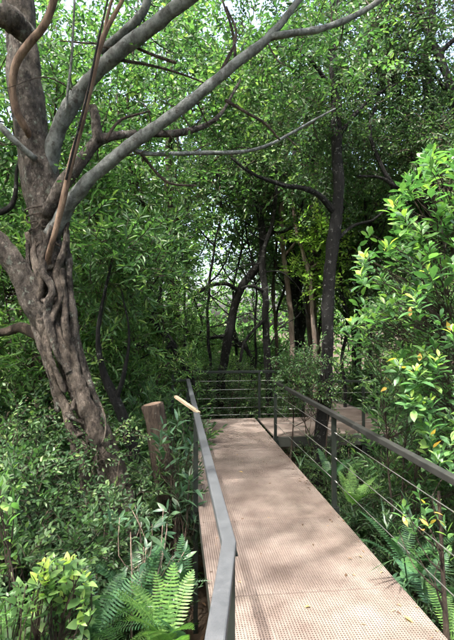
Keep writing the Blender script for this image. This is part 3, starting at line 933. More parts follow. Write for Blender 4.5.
fig_limb([prow(66, 112, FD - .3, 2.4), prow(68, 90, FD - .32, 2.6), prow(71, 66, FD - .34, 2.6), prow(73, 40, FD - .36, 2.4), prow(75, 0, FD - .36, 2)], 'bark_grey', 6, name='stem', bump=0, wob=0.008, parent=l4)

# roots that grip the trunk: strands running over its surface and joining up
TOC = norm(np.array((0, 0, EYE)) - fig_base); TOC[2] = 0; TOC = norm(TOC)
SIDE = np.array((TOC[1], -TOC[0], 0))            # towards the right of the picture as the trunk is seen
SIDE = -SIDE if np.dot(SIDE, np.array(_R @ Vector((1, 0, 0)))) < 0 else SIDE
CT = norm(np.gradient(CORE[:, :3], axis=0))


def on_trunk(z_img, ang, lift=1.0):
    """surface point of the trunk at picture height z_img (px) and angle ang (0 = facing the deck)"""
    z = at(60, z_img, FD)[2]
    i = int(np.argmin(np.abs(CORE[:, 2] - z)))
    t = CT[i]
    f = norm(TOC - t * np.dot(TOC, t)); s = norm(SIDE - t * np.dot(SIDE, t))
    return CORE[i, :3] + (f * math.cos(ang) + s * math.sin(ang)) * CORE[i, 3] * lift


def root_strand(keys, w0, w1, mat='bark_root', name='aerial_root', lift=1.06, sides=8, bump=0.2):
    K = []
    n = len(keys)
    for j, (zi, a) in enumerate(keys):
        K.append((zi, a))
    Z = smooth_path(np.array(K, float), n * 7)
    rows = []
    for j, (zi, a) in enumerate(Z):
        w = (w0 + (w1 - w0) * j / (len(Z) - 1))
        rows.append((*on_trunk(zi, a + 0.06 * math.sin(j * 0.9 + w0), lift), w / 2 / FPX * FD))
    rows = np.array(rows)
    for k in range(3):                               # smooth the path
        rows[1:-1, :3] = (rows[:-2, :3] + 2 * rows[1:-1, :3] + rows[2:, :3]) / 4
    mb = MB(); tube(mb, rows[:, :3], rows[:, 3], sides, bump, 9, 0, w0, 0.0)
    part(name, mb, M[mat], fig, True)


# strands seen from the deck: rows of (px, py, width px), depth in front of the trunk axis
seen = [
    ([(56, 322, 7), (62, 345, 11), (71, 370, 17), (84, 402, 19), (99, 438, 20), (113, 470, 21), (124, 505, 22), (130, 560, 25)], .16, 'bark_root'),
    ([(40, 318, 8), (45, 342, 9), (53, 370, 9), (62, 400, 9), (70, 428, 10), (79, 455, 11), (86, 490, 12), (88, 540, 14)], .14, 'bark_root'),
    ([(36, 238, 6), (34, 258, 9), (41, 283, 9), (37, 306, 9), (42, 330, 9), (50, 352, 9)], .16, 'bark_root'),
    ([(52, 226, 6), (47, 246, 8), (44, 268, 10), (52, 290, 9), (47, 312, 10), (53, 336, 9), (62, 356, 10), (70, 372, 9)], .22, 'bark_fig'),
    ([(68, 222, 5), (65, 248, 8), (57, 272, 8), (60, 296, 8), (52, 318, 8), (46, 340, 8), (52, 366, 7), (64, 392, 6)], .21, 'bark_root'),
    ([(67, 246, 6), (69, 282, 8), (73, 318, 9), (77, 350, 9), (88, 380, 8), (100, 412, 8), (112, 446, 8), (122, 480, 8)], .08, 'bark_fig'),
    ([(62, 268, 6), (66, 300, 7), (66, 330, 8), (74, 356, 8), (78, 385, 7), (72, 410, 6)], .20, 'bark_root'),
    ([(28, 242, 5), (29, 280, 7), (32, 312, 8), (40, 345, 8), (52, 382, 8), (58, 412, 6)], .08, 'bark_fig'),
    ([(34, 262, 6), (46, 266, 6), (60, 262, 5)], .185, 'bark_root'), ([(37, 296, 6), (48, 302, 6), (61, 298, 5)], .185, 'bark_root'),
    ([(36, 322, 6), (47, 318, 6), (60, 312, 5)], .185, 'bark_fig'), ([(40, 342, 6), (54, 340, 7), (68, 348, 6)], .19, 'bark_root'),
    ([(56, 384, 5), (66, 404, 5), (76, 428, 5)], .16, 'bark_root'), ([(58, 404, 4), (72, 418, 5), (92, 426, 4)], .19, 'bark_fig'),
    ([(68, 440, 4), (80, 434, 4), (92, 430, 4)], .19, 'bark_root'), ([(72, 422, 4), (84, 446, 5), (92, 462, 5)], .17, 'bark_root'),
    ([(38, 230, 5), (50, 236, 5), (66, 230, 4)], .19, 'bark_root'), ([(32, 250, 5), (44, 240, 5), (58, 244, 4), (68, 256, 4)], .19, 'bark_root'),
    ([(44, 276, 4), (56, 284, 5), (68, 280, 4)], .19, 'bark_fig'), ([(100, 402, 2.2), (106, 420, 2.4), (104, 440, 2.2), (94, 452, 2)], .27, 'bark_root'),
]
for rows, dep, mat in seen:
    short = len(rows) <= 4 and rows[0][2] > 3
    dep = dep * 0.85
    K = np.array([prow(x, y, FD - dep - 0.03 * math.sin(j * 2.1 + x) * (not short) + (0.08 if short and j in (0, len(rows) - 1) else 0.02 * short), w * 0.85) for j, (x, y, w) in enumerate(rows)])
    mb = MB(); limb(mb, K, 12, 0.025, 0.42, 12.0, 0.022)
    part('aerial_root', mb, M[mat], fig, True)
# strands on the far sides
for k, (keys, w0, w1) in enumerate((([(230, 1.6), (280, 2.0), (330, 1.7), (400, 2.1), (500, 1.8)], 7, 11), ([(240, 2.8), (300, 2.5), (360, 3.0), (440, 2.7), (510, 2.9)], 8, 12),
                                    ([(230, -1.7), (290, -2.1), (350, -1.8), (420, -2.2), (500, -1.9)], 7, 10), ([(250, 2.2), (300, 2.9), (350, 2.4), (420, 1.7)], 6, 7))):
    root_strand(keys, w0, w1, 'bark_root', lift=1.25)
# thin roots wound round the trunk like cord
for zi, dz in ((211, 1), (217, -1), (229, 9), (226, -5)):
    keys = [(zi + dz * math.sin(a), a) for a in np.linspace(-1.9, 1.9, 7)]
    root_strand(keys, 1.7, 1.7, 'bark_root', 'wound_root', 1.10, 6, 0.05)
# buttress roots at the foot
for a in (-1.4, -0.5, 0.6, 1.6, 2.9):
    d2 = TOC * math.cos(a) + SIDE * math.sin(a)
    b = fig_base + np.array((0.06, 0.05, 0))
    mb = MB(); limb(mb, ctrl((*(b + d2 * 0.15 + np.array((0, 0, 0.6))), 0.10), (*(b + d2 * 0.38 + np.array((0, 0, 0.2))), 0.09), (*(b + d2 * 0.8 + np.array((0, 0, -0.02))), 0.06), (*(b + d2 * 1.3 + np.array((0, 0, -0.12))), 0.03)), 8, 0.08, 0.2)
    part('buttress_root', mb, M['bark_root'], fig, True)

# crown of the fig: clumps beyond the limb ends, above and behind the walkway
cl = []
for S, n, sp in ((LA, 16, 0.9), (LB, 14, 0.75), (LC, 9, 0.6), (LE, 5, 0.35), (LF, 10, 0.8), (LG, 7, 0.6), (LH, 9, 0.8), (LI, 8, 0.7), (LD, 5, 0.4)):
    for k in range(n):
        i = int(len(S) * rng.uniform(0.72, 1.0)) - 1
        cl.append(S[i, :3] + rng.normal(0, sp, 3) + np.array((0, 0.35, 0.45)))
top = CORE[-1, :3]
for k in range(20):
    cl.append(top + rng.normal(0, 1, 3) * np.array((1.7, 1.5, 0.8)) + np.array((0.6, 0.4, 0.2)))
def in_frame(c, m=60):
    v = np.array(_R.transposed() @ Vector(c - np.array((0, 0, EYE))))
    if v[2] > -0.3: return False, 0
    px, py = 227 + v[0] / -v[2] * FPX, 320 - v[1] / -v[2] * FPX
    return (-m < px < 454 + m and -m < py < 640 + m), -v[2]


keep = []
for c in cl:
    f, dd = in_frame(c)
    if f and dd < 6.0:                      # the limbs stand clear: their leaves are above the frame or farther back
        c = c + np.array((0, 2.4, 0.9)); f, dd = in_frame(c)
        if dd < 6.0: continue
    if abs(c[0] - 0.3) < 1.2 and c[1] < 3.8 and c[2] < 4.6: continue
    keep.append(c)
cl = np.array(keep)
mb = MB(); foliage(mb, cl, 0.46, 34, 'fig', flat=0.6, scale=(0.65, 1.0)); foliage(mb, np.array(TW_TIPS), 0.08, 3, 'fig', scale=(0.45, 0.65))
link('crown', mb.mesh('crown', [M['leaf_mid'], M['twig']], tuple(fig_base)), fig)

# ------------------------------------------------------------------ sawn stump beside the left rail
SD = 5.2
sb = at(168, 560, SD)
stump = thing('tree_stump', 'reddish brown sawn-off trunk standing beside the left handrail', 'stump', gnd(sb[0], sb[1]))
mb = MB(); S = limb(mb, [(sb[0] + .05, sb[1], gz(sb[0], sb[1]) - .2, 0.15), prow(172, 540, SD, 27), prow(166, 480, SD, 23), prow(159, 440, SD, 21), prow(152.5, 404, SD, 20)], 18, 0.04, 0.16, 9, flute=0.07)
part('trunk', mb, M['bark_brown'], stump, True)
e, ax_ = S[-1, :3], norm(S[-1, :3] - S[-3, :3])
mb = MB(); tube(mb, [e - ax_ * .01, e + ax_ * .004, e + ax_ * .010], [0.101, 0.099, 0.06], 18, 0.16, 9)
part('cut_face', mb, M['cut_wood'], stump)

# ------------------------------------------------------------------ slender dark tree and other trunks told apart in the photo
def told_tree(name, label, base_px, D, trunk, limbs_, bark, crown=None, leaf='leaf_dark', kind='small', per=18, cr=0.4, sides=9, group=None, wob=0.02, tangle=0):
    b = at(base_px[0], base_px[1], D)
    root = thing(name, label, 'tree', gnd(b[0], b[1]), group=group)
    mb = MB()
    rows = [(b[0], b[1], gz(b[0], b[1]) - .25, trunk[0][2] / 2 / FPX * D * 1.1)] + [prow(x, y, D + (t[3] if len(t) > 3 else 0), w * 0.82) for t in trunk for x, y, w in [t[:3]]]
    S = limb(mb, rows, sides, 0.09, 0.2, 6, wob)
    part('trunk', mb, M[bark], root, True)
    ends = [S[-1, :3]]
    for L in limbs_:
        mb = MB(); Q = limb(mb, [prow(t[0], t[1], D + (t[3] if len(t) > 3 else 0), t[2] * 0.8) for t in L], 7, 0.08, 0.2, 7, wob * 1.5)
        part('limb', mb, M[bark], root, True); ends.append(Q[-1, :3])
    for k in range(tangle):
        i = int(rng.uniform(0.25, 0.95) * (len(S) - 1)); p = S[i, :3].copy(); rows = [(*p, 0.016)]
        d = norm(rng.normal(0, 1, 3) * np.array((1, 0.5, 0.5)) + np.array((0, 0, 0.45)))
        for q in range(5):
            d = norm(d + rng.normal(0, 0.42, 3) * np.array((1, 0.5, 1)) + np.array((0, 0, 0.1))); p = p + d * rng.uniform(0.2, 0.42); rows.append((*p, 0.014 - 0.0024 * q))
        mb = MB(); limb(mb, rows, 5, 0.07, 0, 7, 0.03); part('limb', mb, M[bark], root, True)
    if crown is not None:
        c = list(crown)
        mb = MB(); foliage(mb, np.array(c), cr, per, kind, flat=0.6)
        link('crown', mb.mesh('crown', [M[leaf], M['twig']], tuple(root.location)), root)
    return root


def cloud(n, px, py, d, jit=0):
    """n clump centres inside a picture region and a depth range"""
    return [at(rng.uniform(*px), rng.uniform(*py), rng.uniform(*d)) for _ in range(n)]


told_tree('slender_tree', 'tall slender dark trunk with pale lichen right of the deck', (318, 470), 7.2,
          [(320, 445, 17), (325, 400, 16), (328, 330, 15), (330, 270, 15), (335, 230, 15), (338, 200, 14), (337, 150, 13), (336, 100, 12), (333, 50, 11), (336, 0, 10), (342, -90, 8), (346, -180, 5)],
          [[(334, 212, 9), (322, 198, 8, -.1), (304, 188, 7, -.2), (280, 184, 5.5, -.3), (252, 174, 4, -.4), (230, 158, 2.5, -.5)],
           [(337, 140, 7), (352, 118, 6, .2), (372, 98, 5, .4), (398, 84, 3, .5)],
           [(336, 95, 6), (318, 70, 5, -.2), (300, 52, 4, -.4), (276, 48, 2.5, -.6)],
           [(337, 240, 5), (352, 226, 4, .2), (372, 220, 3, .3), (390, 206, 2, .4)]],
          'bark_dark', cloud(64, (235, 440), (-130, 170), (6.8, 9.2)), 'leaf_dark', 'small', 30, 0.44)

told_tree('gnarled_tree', 'black gnarled trunk bending to the right behind the end railing', (220, 440), 10.6,
          [(220, 390, 12), (224, 360, 11), (231, 325, 11), (238, 295, 10), (250, 276, 10), (261, 262, 9), (263, 240, 9), (260, 215, 8), (254, 190, 7), (246, 165, 5), (240, 140, 3)],
          [[(262, 240, 7), (274, 232, 6, -.2), (286, 230, 5, -.2), (297, 218, 4, -.1), (306, 196, 3)],
           [(259, 210, 6), (245, 200, 5, .2), (228, 184, 4, .3), (212, 172, 3, .4)],
           [(240, 292, 6), (228, 284, 5, -.2), (210, 286, 5, -.3), (196, 294, 4, -.4), (184, 300, 2)],
           [(254, 196, 5), (268, 180, 4), (276, 160, 3), (282, 130, 2)]],
          'bark_dark', cloud(30, (185, 330), (80, 235), (9.8, 11.6)), 'leaf_mid', 'small', 16, 0.42, group='gnarled trees behind the end railing', tangle=11)
told_tree('gnarled_tree', 'black upright trunk standing close right of the bending gnarled one', (269, 440), 10.3,
          [(269, 400, 9), (268, 360, 9), (266, 325, 9), (265, 295, 8), (263, 270, 8), (264, 250, 6), (272, 225, 5), (276, 190, 4), (277, 140, 3)],
          [[(266, 318, 6), (254, 330, 4, -.2), (244, 345, 4, -.3), (240, 362, 3, -.4)], [(265, 292, 5), (252, 286, 4, -.1), (242, 288, 3, -.2)]],
          'bark_dark', cloud(20, (230, 330), (90, 200), (9.6, 11.0)), 'leaf_dark', 'small', 18, 0.42, group='gnarled trees behind the end railing', tangle=11)
told_tree('gnarled_tree', 'dark trunk arching low from the left behind the end railing', (248, 440), 11.6,
          [(252, 372, 5), (250, 355, 5), (238, 342, 5), (226, 336, 5), (206, 338, 4), (186, 330, 4), (168, 316, 3)], [[(238, 342, 4), (232, 318, 3), (236, 300, 2)]],
          'bark_dark', cloud(12, (150, 250), (250, 330), (11, 12.4)), 'leaf_dark', 'small', 16, 0.42, group='gnarled trees behind the end railing', tangle=11)
told_tree('thin_tree', 'pinkish brown thin trunk right of the gnarled trees', (292, 430), 11.2,
          [(292, 380, 7), (292, 345, 6.5), (290, 310, 6.5), (287, 280, 6), (283, 250, 5.5), (282, 215, 5), (286, 160, 4), (290, 90, 3)], [[(284, 256, 4), (296, 240, 3), (300, 215, 2)]],
          'bark_pale', cloud(14, (250, 330), (30, 150), (10.8, 12.5)), 'leaf_mid', 'oval', 16, 0.5, group='thin trunks behind the railings')
told_tree('thin_tree', 'pale thin trunk under the yellow-green foliage', (315, 430), 10.4,
          [(315, 390, 6), (315, 350, 5.5), (312, 310, 5), (310, 280, 5), (302, 250, 4.5), (296, 230, 4), (292, 190, 3)], [[(304, 256, 4), (310, 268, 3), (318, 262, 2)]],
          'bark_pale', cloud(16, (296, 334), (226, 300), (9.8, 10.8)), 'leaf_lime', 'oval', 13, 0.36, group='thin trunks behind the railings')
told_tree('thin_tree', 'thin dark sapling stem halfway along the end railing', (275, 430), 11.8,
          [(276, 390, 4), (277, 350, 4), (275, 320, 4), (273, 290, 3.5), (276, 250, 3), (280, 200, 2)], [], 'bark_brown', cloud(8, (255, 310), (210, 290), (11.6, 13)), 'leaf_dark', 'small', 16, 0.42, group='thin trunks behind the railings')
for k, (x0, D_, hw, lab) in enumerate(((186, 11.0, 3.5, 'behind the left corner post'), (198, 12.2, 3, 'just right of the left corner post'), (210, 10.9, 4, 'left of the bending gnarled trunk'), (243, 12.4, 3.5, 'between the two gnarled trunks'),
                                       (255, 11.2, 3, 'close left of the upright gnarled trunk'), (283, 12.8, 4, 'close right of the upright gnarled trunk'), (303, 11.9, 3.5, 'left of the slender trunk, behind the leggy bush'),
                                       (345, 10.6, 4, 'right of the slender trunk above the side walkway'), (358, 12.4, 3.5, 'far back right of the slender trunk'), (372, 9.8, 4, 'beside the loose green shrub'))):
    xs = x0 + np.cumsum(rng.normal(0, 5, 6))
    told_tree('thin_tree', 'thin dark crooked stem ' + lab, (x0, 430), D_, [(x0, 395, hw)] + [(xs[i], 360 - 38 * i, hw * (1 - 0.1 * i)) for i in range(6)],
              [[(xs[2], 284, hw * .7), (xs[2] + 12 * (-1) ** k, 268, hw * .5, .2), (xs[2] + 26 * (-1) ** k, 240, hw * .3, .3)], [(xs[3], 246, hw * .6), (xs[3] - 14 * (-1) ** k, 228, hw * .4, -.2), (xs[3] - 24 * (-1) ** k, 196, hw * .25, -.3)]],
              'bark_dark', [at(xs[5] + rng.normal(0, 16), 172 + rng.normal(0, 24), D_ + rng.normal(0, .3)) for _ in range(5)], 'leaf_mid', 'small', 14, 0.38, sides=6, group='thin trunks behind the railings', wob=0.05, tangle=4)
told_tree('leaning_tree', 'leaning brown trunk in the thicket behind the sawn stump', (196, 430), 8.6,
          [(192, 390, 9), (184, 365, 9), (172, 345, 9), (158, 326, 8), (146, 310, 8), (134, 292, 6), (118, 270, 5), (106, 240, 3)],
          [[(172, 345, 6), (160, 350, 5), (140, 346, 4), (118, 348, 3)], [(150, 316, 5), (160, 298, 4), (164, 270, 3), (172, 240, 2)]],
          'bark_dark', cloud(20, (80, 210), (180, 330), (8.2, 10)), 'leaf_mid', 'narrow', 16, 0.40, tangle=10)
told_tree('leaning_tree', 'dark trunk close behind the foot of the fig', (136, 520), 5.9,
          [(136, 480, 17), (130, 440, 15), (118, 405, 13), (104, 375, 9), (98, 340, 6), (104, 300, 4), (112, 260, 3)], [[(116, 400, 7), (124, 370, 5), (128, 330, 3), (122, 290, 2)]],
          'bark_dark', cloud(18, (80, 150), (235, 310), (5.8, 7)), 'leaf_mid', 'narrow', 15, 0.36)
told_tree('bent_tree', 'dark twisted branchy tree in the upper right corner', (470, 470), 7.9,
          [(468, 400, 9), (466, 320, 9), (460, 240, 9), (462, 170, 9), (456, 110, 9), (442, 62, 10), (432, 42, 11), (424, 20, 10), (412, -10, 8), (396, -60, 6)],
          [[(438, 56, 7), (452, 40, 6), (470, 26, 5)], [(460, 230, 8), (430, 200, 7, -.2), (408, 192, 6, -.3), (394, 186, 6, -.4), (380, 178, 4, -.4), (356, 176, 3, -.4)],
           [(394, 188, 6, -.4), (384, 170, 6, -.4), (374, 150, 5, -.4), (370, 128, 4, -.4), (378, 100, 3, -.3)], [(408, 192, 5, -.3), (414, 170, 4, -.2), (410, 150, 3)]],
          'bark_dark', cloud(64, (345, 500), (-130, 190), (7.0, 9.4)), 'leaf_dark', 'small', 32, 0.46)

# ------------------------------------------------------------------ forest trees
PA = grow(21, 6.6, 0.13, (0.2, 0.1, 5.0, 2.1, 2.1, 1.9), 54, 30, 0.50, 'oval', lsc=(0.85, 1.35))
PB = grow(22, 7.6, 0.15, (0.0, 0.2, 5.6, 2.3, 2.2, 2.2), 58, 34, 0.50, 'small', lean=(0.4, 0.2), lsc=(1.0, 1.6))
PC = grow(23, 4.6, 0.075, (0.1, 0.0, 3.1, 1.4, 1.4, 1.7), 38, 18, 0.45, 'narrow', lean=(-0.2, 0.1), lsc=(0.8, 1.2))
PD = grow(24, 5.6, 0.10, (-0.2, 0.1, 3.9, 1.7, 1.7, 2.1), 40, 18, 0.48, 'oval', lean=(0.3, -0.2), lsc=(0.75, 1.2))
TA = tree_proto('forest_tree', 'tall forest tree with rounded leaf clumps deep behind the left corner post', 'tree', PA, 'bark_brown', 'leaf_mid', gnd(-1.6, 17.0), 0.3, 1.3, 'forest trees')
TB = tree_proto('forest_tree', 'tall dark-crowned forest tree deep behind the side walkway and the right shrub', 'tree', PB, 'bark_dark', 'leaf_dark', gnd(6.4, 16.0), 1.2, 1.0, 'forest trees')
TC = tree_proto('young_tree', 'young narrow-leaved tree behind the leaning fig trunk', 'tree', PC, 'bark_brown', 'leaf_light', gnd(-1.9, 7.2), 2.0, 1.0, 'young understorey trees')
TD = tree_proto('young_tree', 'bushy young tree left of the end railing', 'tree', PD, 'bark_brown', 'leaf_light', gnd(-1.3, 10.4), 4.0, 1.0, 'young understorey trees')
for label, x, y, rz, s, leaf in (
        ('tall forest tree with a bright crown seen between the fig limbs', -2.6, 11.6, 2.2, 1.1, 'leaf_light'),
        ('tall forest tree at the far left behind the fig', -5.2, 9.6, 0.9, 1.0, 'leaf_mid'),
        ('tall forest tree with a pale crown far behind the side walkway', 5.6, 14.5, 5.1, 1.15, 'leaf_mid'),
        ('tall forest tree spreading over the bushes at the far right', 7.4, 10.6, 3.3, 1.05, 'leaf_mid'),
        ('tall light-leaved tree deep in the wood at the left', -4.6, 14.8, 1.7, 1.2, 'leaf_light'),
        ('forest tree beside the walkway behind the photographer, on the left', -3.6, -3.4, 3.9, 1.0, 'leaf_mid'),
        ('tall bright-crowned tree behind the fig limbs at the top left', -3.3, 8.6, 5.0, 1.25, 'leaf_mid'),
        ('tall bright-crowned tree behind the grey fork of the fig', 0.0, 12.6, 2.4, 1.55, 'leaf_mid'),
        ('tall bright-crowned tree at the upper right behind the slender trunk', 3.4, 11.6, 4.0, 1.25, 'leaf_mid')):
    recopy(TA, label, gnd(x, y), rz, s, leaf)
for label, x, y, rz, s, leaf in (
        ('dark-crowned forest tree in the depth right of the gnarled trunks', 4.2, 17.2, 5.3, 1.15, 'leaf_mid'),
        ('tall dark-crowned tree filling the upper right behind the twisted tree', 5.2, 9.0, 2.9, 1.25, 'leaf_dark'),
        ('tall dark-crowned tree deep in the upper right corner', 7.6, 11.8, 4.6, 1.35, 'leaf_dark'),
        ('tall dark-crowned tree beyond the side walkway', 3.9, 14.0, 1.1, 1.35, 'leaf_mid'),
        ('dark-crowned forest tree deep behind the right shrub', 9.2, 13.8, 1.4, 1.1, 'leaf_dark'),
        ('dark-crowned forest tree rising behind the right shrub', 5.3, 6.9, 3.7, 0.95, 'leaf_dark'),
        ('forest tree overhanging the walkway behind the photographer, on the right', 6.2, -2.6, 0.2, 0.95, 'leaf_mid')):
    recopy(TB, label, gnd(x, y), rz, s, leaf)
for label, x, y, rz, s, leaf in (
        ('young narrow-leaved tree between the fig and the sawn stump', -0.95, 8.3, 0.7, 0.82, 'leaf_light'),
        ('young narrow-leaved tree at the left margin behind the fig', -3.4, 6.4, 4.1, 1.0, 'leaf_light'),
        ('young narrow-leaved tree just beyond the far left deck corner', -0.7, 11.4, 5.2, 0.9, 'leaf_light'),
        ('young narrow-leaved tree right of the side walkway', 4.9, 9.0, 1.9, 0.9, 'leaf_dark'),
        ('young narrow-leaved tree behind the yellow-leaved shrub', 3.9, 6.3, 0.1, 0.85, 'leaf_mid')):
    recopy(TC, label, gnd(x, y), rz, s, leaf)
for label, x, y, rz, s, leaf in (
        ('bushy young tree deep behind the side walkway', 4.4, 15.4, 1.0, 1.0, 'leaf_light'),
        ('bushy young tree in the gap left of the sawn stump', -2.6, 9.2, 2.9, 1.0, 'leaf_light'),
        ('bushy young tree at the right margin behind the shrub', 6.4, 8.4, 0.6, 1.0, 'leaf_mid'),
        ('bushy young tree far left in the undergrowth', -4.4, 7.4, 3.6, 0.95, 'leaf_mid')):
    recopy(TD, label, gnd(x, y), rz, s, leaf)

PE = grow(25, 8.8, 0.14, (1.9, 0.5, 8.5, 1.9, 1.9, 1.1), 30, 15, 0.5, 'oval', lean=(0.9, 0.2))  # unseen tree, added so its crown breaks the sun over the deck
ov = tree_proto('unseen_shade_tree', 'unseen tall tree added to dapple the deck with shade, its crown above the frame', 'tree', PE, 'bark_brown', 'leaf_mid', gnd(-2.9, 1.5), 0.0, 1.0)
recopy(ov, 'unseen tall tree added to shade the left undergrowth, its crown above the frame', gnd(-4.9, 1.5), 0.0, 1.0)  # unseen copy, added to keep the sun off the hollow below the fig

# a far wood that closes the view all round
def far_wood():
    mb = MB()
    N = 120000
    a = rng.uniform(0, 2 * np.pi, N); r = rng.uniform(17.5, 25, N)
    # crowns of different heights along the ring
    h = np.array([12.5 + 4.5 * mnoise.noise(Vector((math.cos(t) * 4.5, math.sin(t) * 4.5, 3.0))) + 1.6 * mnoise.noise(Vector((math.cos(t) * 16, math.sin(t) * 16, 9.0))) for t in a])
    z = -1.1 + rng.uniform(0, 1, N) ** 1.25 * h
    x = np.cos(a) * r + 1.0; y = np.sin(a) * r + 4
    keep = np.array([mnoise.noise(Vector((p * 0.9, q * 0.9, w * 0.9))) > (-0.5 if w < 3.5 else -0.2) for p, q, w in zip(x, y, z)])
    P = np.stack([x, y, z], -1)[keep]
    n = len(P)
    V, Q = leaf6(1.0, 0.5)
    d = norm(rng.normal(0, 1, (n, 3)))
    stamp(mb, (V, Q, np.zeros(2, int)), P, frames(d, roll=0.5), rng.uniform(0.18, 0.36, n))
    o = link('far_forest', mb.mesh('far_forest', M['leaf_light']))
    tag(o, 'dense far wood closing the view behind all the trees', 'forest', kind='stuff')


far_wood()

# ------------------------------------------------------------------ shrubs of the undergrowth
SA = grow(31, 1.9, 0.022, (0, 0, 1.15, 0.75, 0.75, 0.85), 32, 24, 0.30, 'small', n_limb=5, stems=4, start=0.3, wob=0.04, sides=6, lsc=(0.65, 1.0))
SB = grow(32, 1.6, 0.020, (0, 0, 0.95, 0.70, 0.70, 0.75), 28, 19, 0.28, 'narrow', n_limb=5, stems=4, start=0.3, wob=0.04, sides=6)
SC_ = grow(33, 1.7, 0.024, (0, 0, 1.05, 0.75, 0.70, 0.80), 30, 24, 0.30, 'oval', n_limb=5, stems=4, start=0.3, wob=0.04, sides=6, lsc=(0.5, 0.85))
UA = tree_proto('undergrowth_shrub', 'small-leaved shrub at the foot of the fig', 'shrub', SA, 'bark_brown', 'leaf_dark', gnd(-0.95, 4.5), 0.4, 1.0, 'undergrowth shrubs', 'stem', 'foliage')
UB = tree_proto('undergrowth_shrub', 'narrow-leaved shrub hugging the base of the sawn stump', 'shrub', SB, 'bark_brown', 'leaf_dark', gnd(-0.35, 5.6), 1.4, 0.9, 'undergrowth shrubs', 'stem', 'foliage')
UC = tree_proto('undergrowth_shrub', 'oval-leaved shrub left of the fig foot', 'shrub', SC_, 'bark_brown', 'leaf_mid', gnd(-1.75, 4.2), 2.2, 1.0, 'undergrowth shrubs', 'stem', 'foliage')
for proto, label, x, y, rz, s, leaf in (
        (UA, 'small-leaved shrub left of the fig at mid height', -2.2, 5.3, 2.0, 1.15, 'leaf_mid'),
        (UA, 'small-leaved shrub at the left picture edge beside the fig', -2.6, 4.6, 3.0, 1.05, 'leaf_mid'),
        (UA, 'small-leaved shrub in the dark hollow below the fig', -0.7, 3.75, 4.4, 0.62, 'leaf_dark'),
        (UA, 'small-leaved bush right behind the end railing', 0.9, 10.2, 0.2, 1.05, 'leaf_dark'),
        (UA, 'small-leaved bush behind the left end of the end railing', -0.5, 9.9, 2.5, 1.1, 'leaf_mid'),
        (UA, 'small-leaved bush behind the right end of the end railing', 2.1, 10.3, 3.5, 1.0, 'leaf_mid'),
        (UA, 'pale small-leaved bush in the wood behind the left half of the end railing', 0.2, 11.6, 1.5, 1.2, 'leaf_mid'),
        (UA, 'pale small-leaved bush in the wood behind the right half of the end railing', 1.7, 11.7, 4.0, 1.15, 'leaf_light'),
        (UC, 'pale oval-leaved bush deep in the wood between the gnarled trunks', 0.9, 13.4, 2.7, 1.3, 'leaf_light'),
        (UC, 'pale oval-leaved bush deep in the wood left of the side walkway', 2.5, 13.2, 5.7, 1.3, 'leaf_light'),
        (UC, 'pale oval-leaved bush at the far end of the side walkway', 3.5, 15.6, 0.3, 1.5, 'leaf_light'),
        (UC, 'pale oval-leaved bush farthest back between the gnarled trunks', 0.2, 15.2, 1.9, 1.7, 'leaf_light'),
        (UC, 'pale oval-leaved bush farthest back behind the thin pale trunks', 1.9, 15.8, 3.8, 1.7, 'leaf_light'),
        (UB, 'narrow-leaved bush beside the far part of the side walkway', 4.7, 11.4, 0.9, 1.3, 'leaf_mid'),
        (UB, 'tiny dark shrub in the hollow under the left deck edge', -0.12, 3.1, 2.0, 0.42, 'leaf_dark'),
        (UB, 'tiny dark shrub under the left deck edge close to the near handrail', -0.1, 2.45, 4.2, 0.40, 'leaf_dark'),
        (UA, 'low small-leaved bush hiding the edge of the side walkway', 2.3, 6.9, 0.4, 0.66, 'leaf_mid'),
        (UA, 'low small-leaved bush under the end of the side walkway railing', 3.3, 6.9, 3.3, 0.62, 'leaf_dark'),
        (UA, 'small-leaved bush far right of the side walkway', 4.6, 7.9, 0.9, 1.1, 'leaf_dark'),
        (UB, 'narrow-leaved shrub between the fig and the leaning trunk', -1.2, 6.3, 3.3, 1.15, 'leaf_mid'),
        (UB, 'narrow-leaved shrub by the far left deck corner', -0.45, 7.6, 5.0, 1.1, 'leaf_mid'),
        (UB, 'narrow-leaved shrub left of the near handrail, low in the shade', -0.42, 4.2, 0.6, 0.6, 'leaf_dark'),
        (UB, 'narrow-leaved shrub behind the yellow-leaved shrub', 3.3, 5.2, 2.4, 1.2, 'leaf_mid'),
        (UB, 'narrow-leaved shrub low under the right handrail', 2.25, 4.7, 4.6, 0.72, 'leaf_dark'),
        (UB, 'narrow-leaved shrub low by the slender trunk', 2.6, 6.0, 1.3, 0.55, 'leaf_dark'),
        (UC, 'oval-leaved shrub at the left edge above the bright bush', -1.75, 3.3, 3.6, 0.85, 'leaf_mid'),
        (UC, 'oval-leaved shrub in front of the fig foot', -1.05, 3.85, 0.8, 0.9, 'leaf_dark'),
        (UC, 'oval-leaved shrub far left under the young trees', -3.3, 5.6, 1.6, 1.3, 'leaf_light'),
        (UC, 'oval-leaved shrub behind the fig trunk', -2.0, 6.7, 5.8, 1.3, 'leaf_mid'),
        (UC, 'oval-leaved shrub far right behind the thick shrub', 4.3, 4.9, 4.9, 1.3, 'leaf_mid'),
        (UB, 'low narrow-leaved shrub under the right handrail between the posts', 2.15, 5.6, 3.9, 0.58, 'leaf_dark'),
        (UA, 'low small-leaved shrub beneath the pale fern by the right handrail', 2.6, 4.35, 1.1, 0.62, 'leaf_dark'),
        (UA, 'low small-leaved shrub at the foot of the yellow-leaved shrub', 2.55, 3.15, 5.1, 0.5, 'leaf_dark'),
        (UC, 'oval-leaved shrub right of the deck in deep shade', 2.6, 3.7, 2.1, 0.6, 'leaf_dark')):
    recopy(proto, label, gnd(x, y), rz, s, leaf)

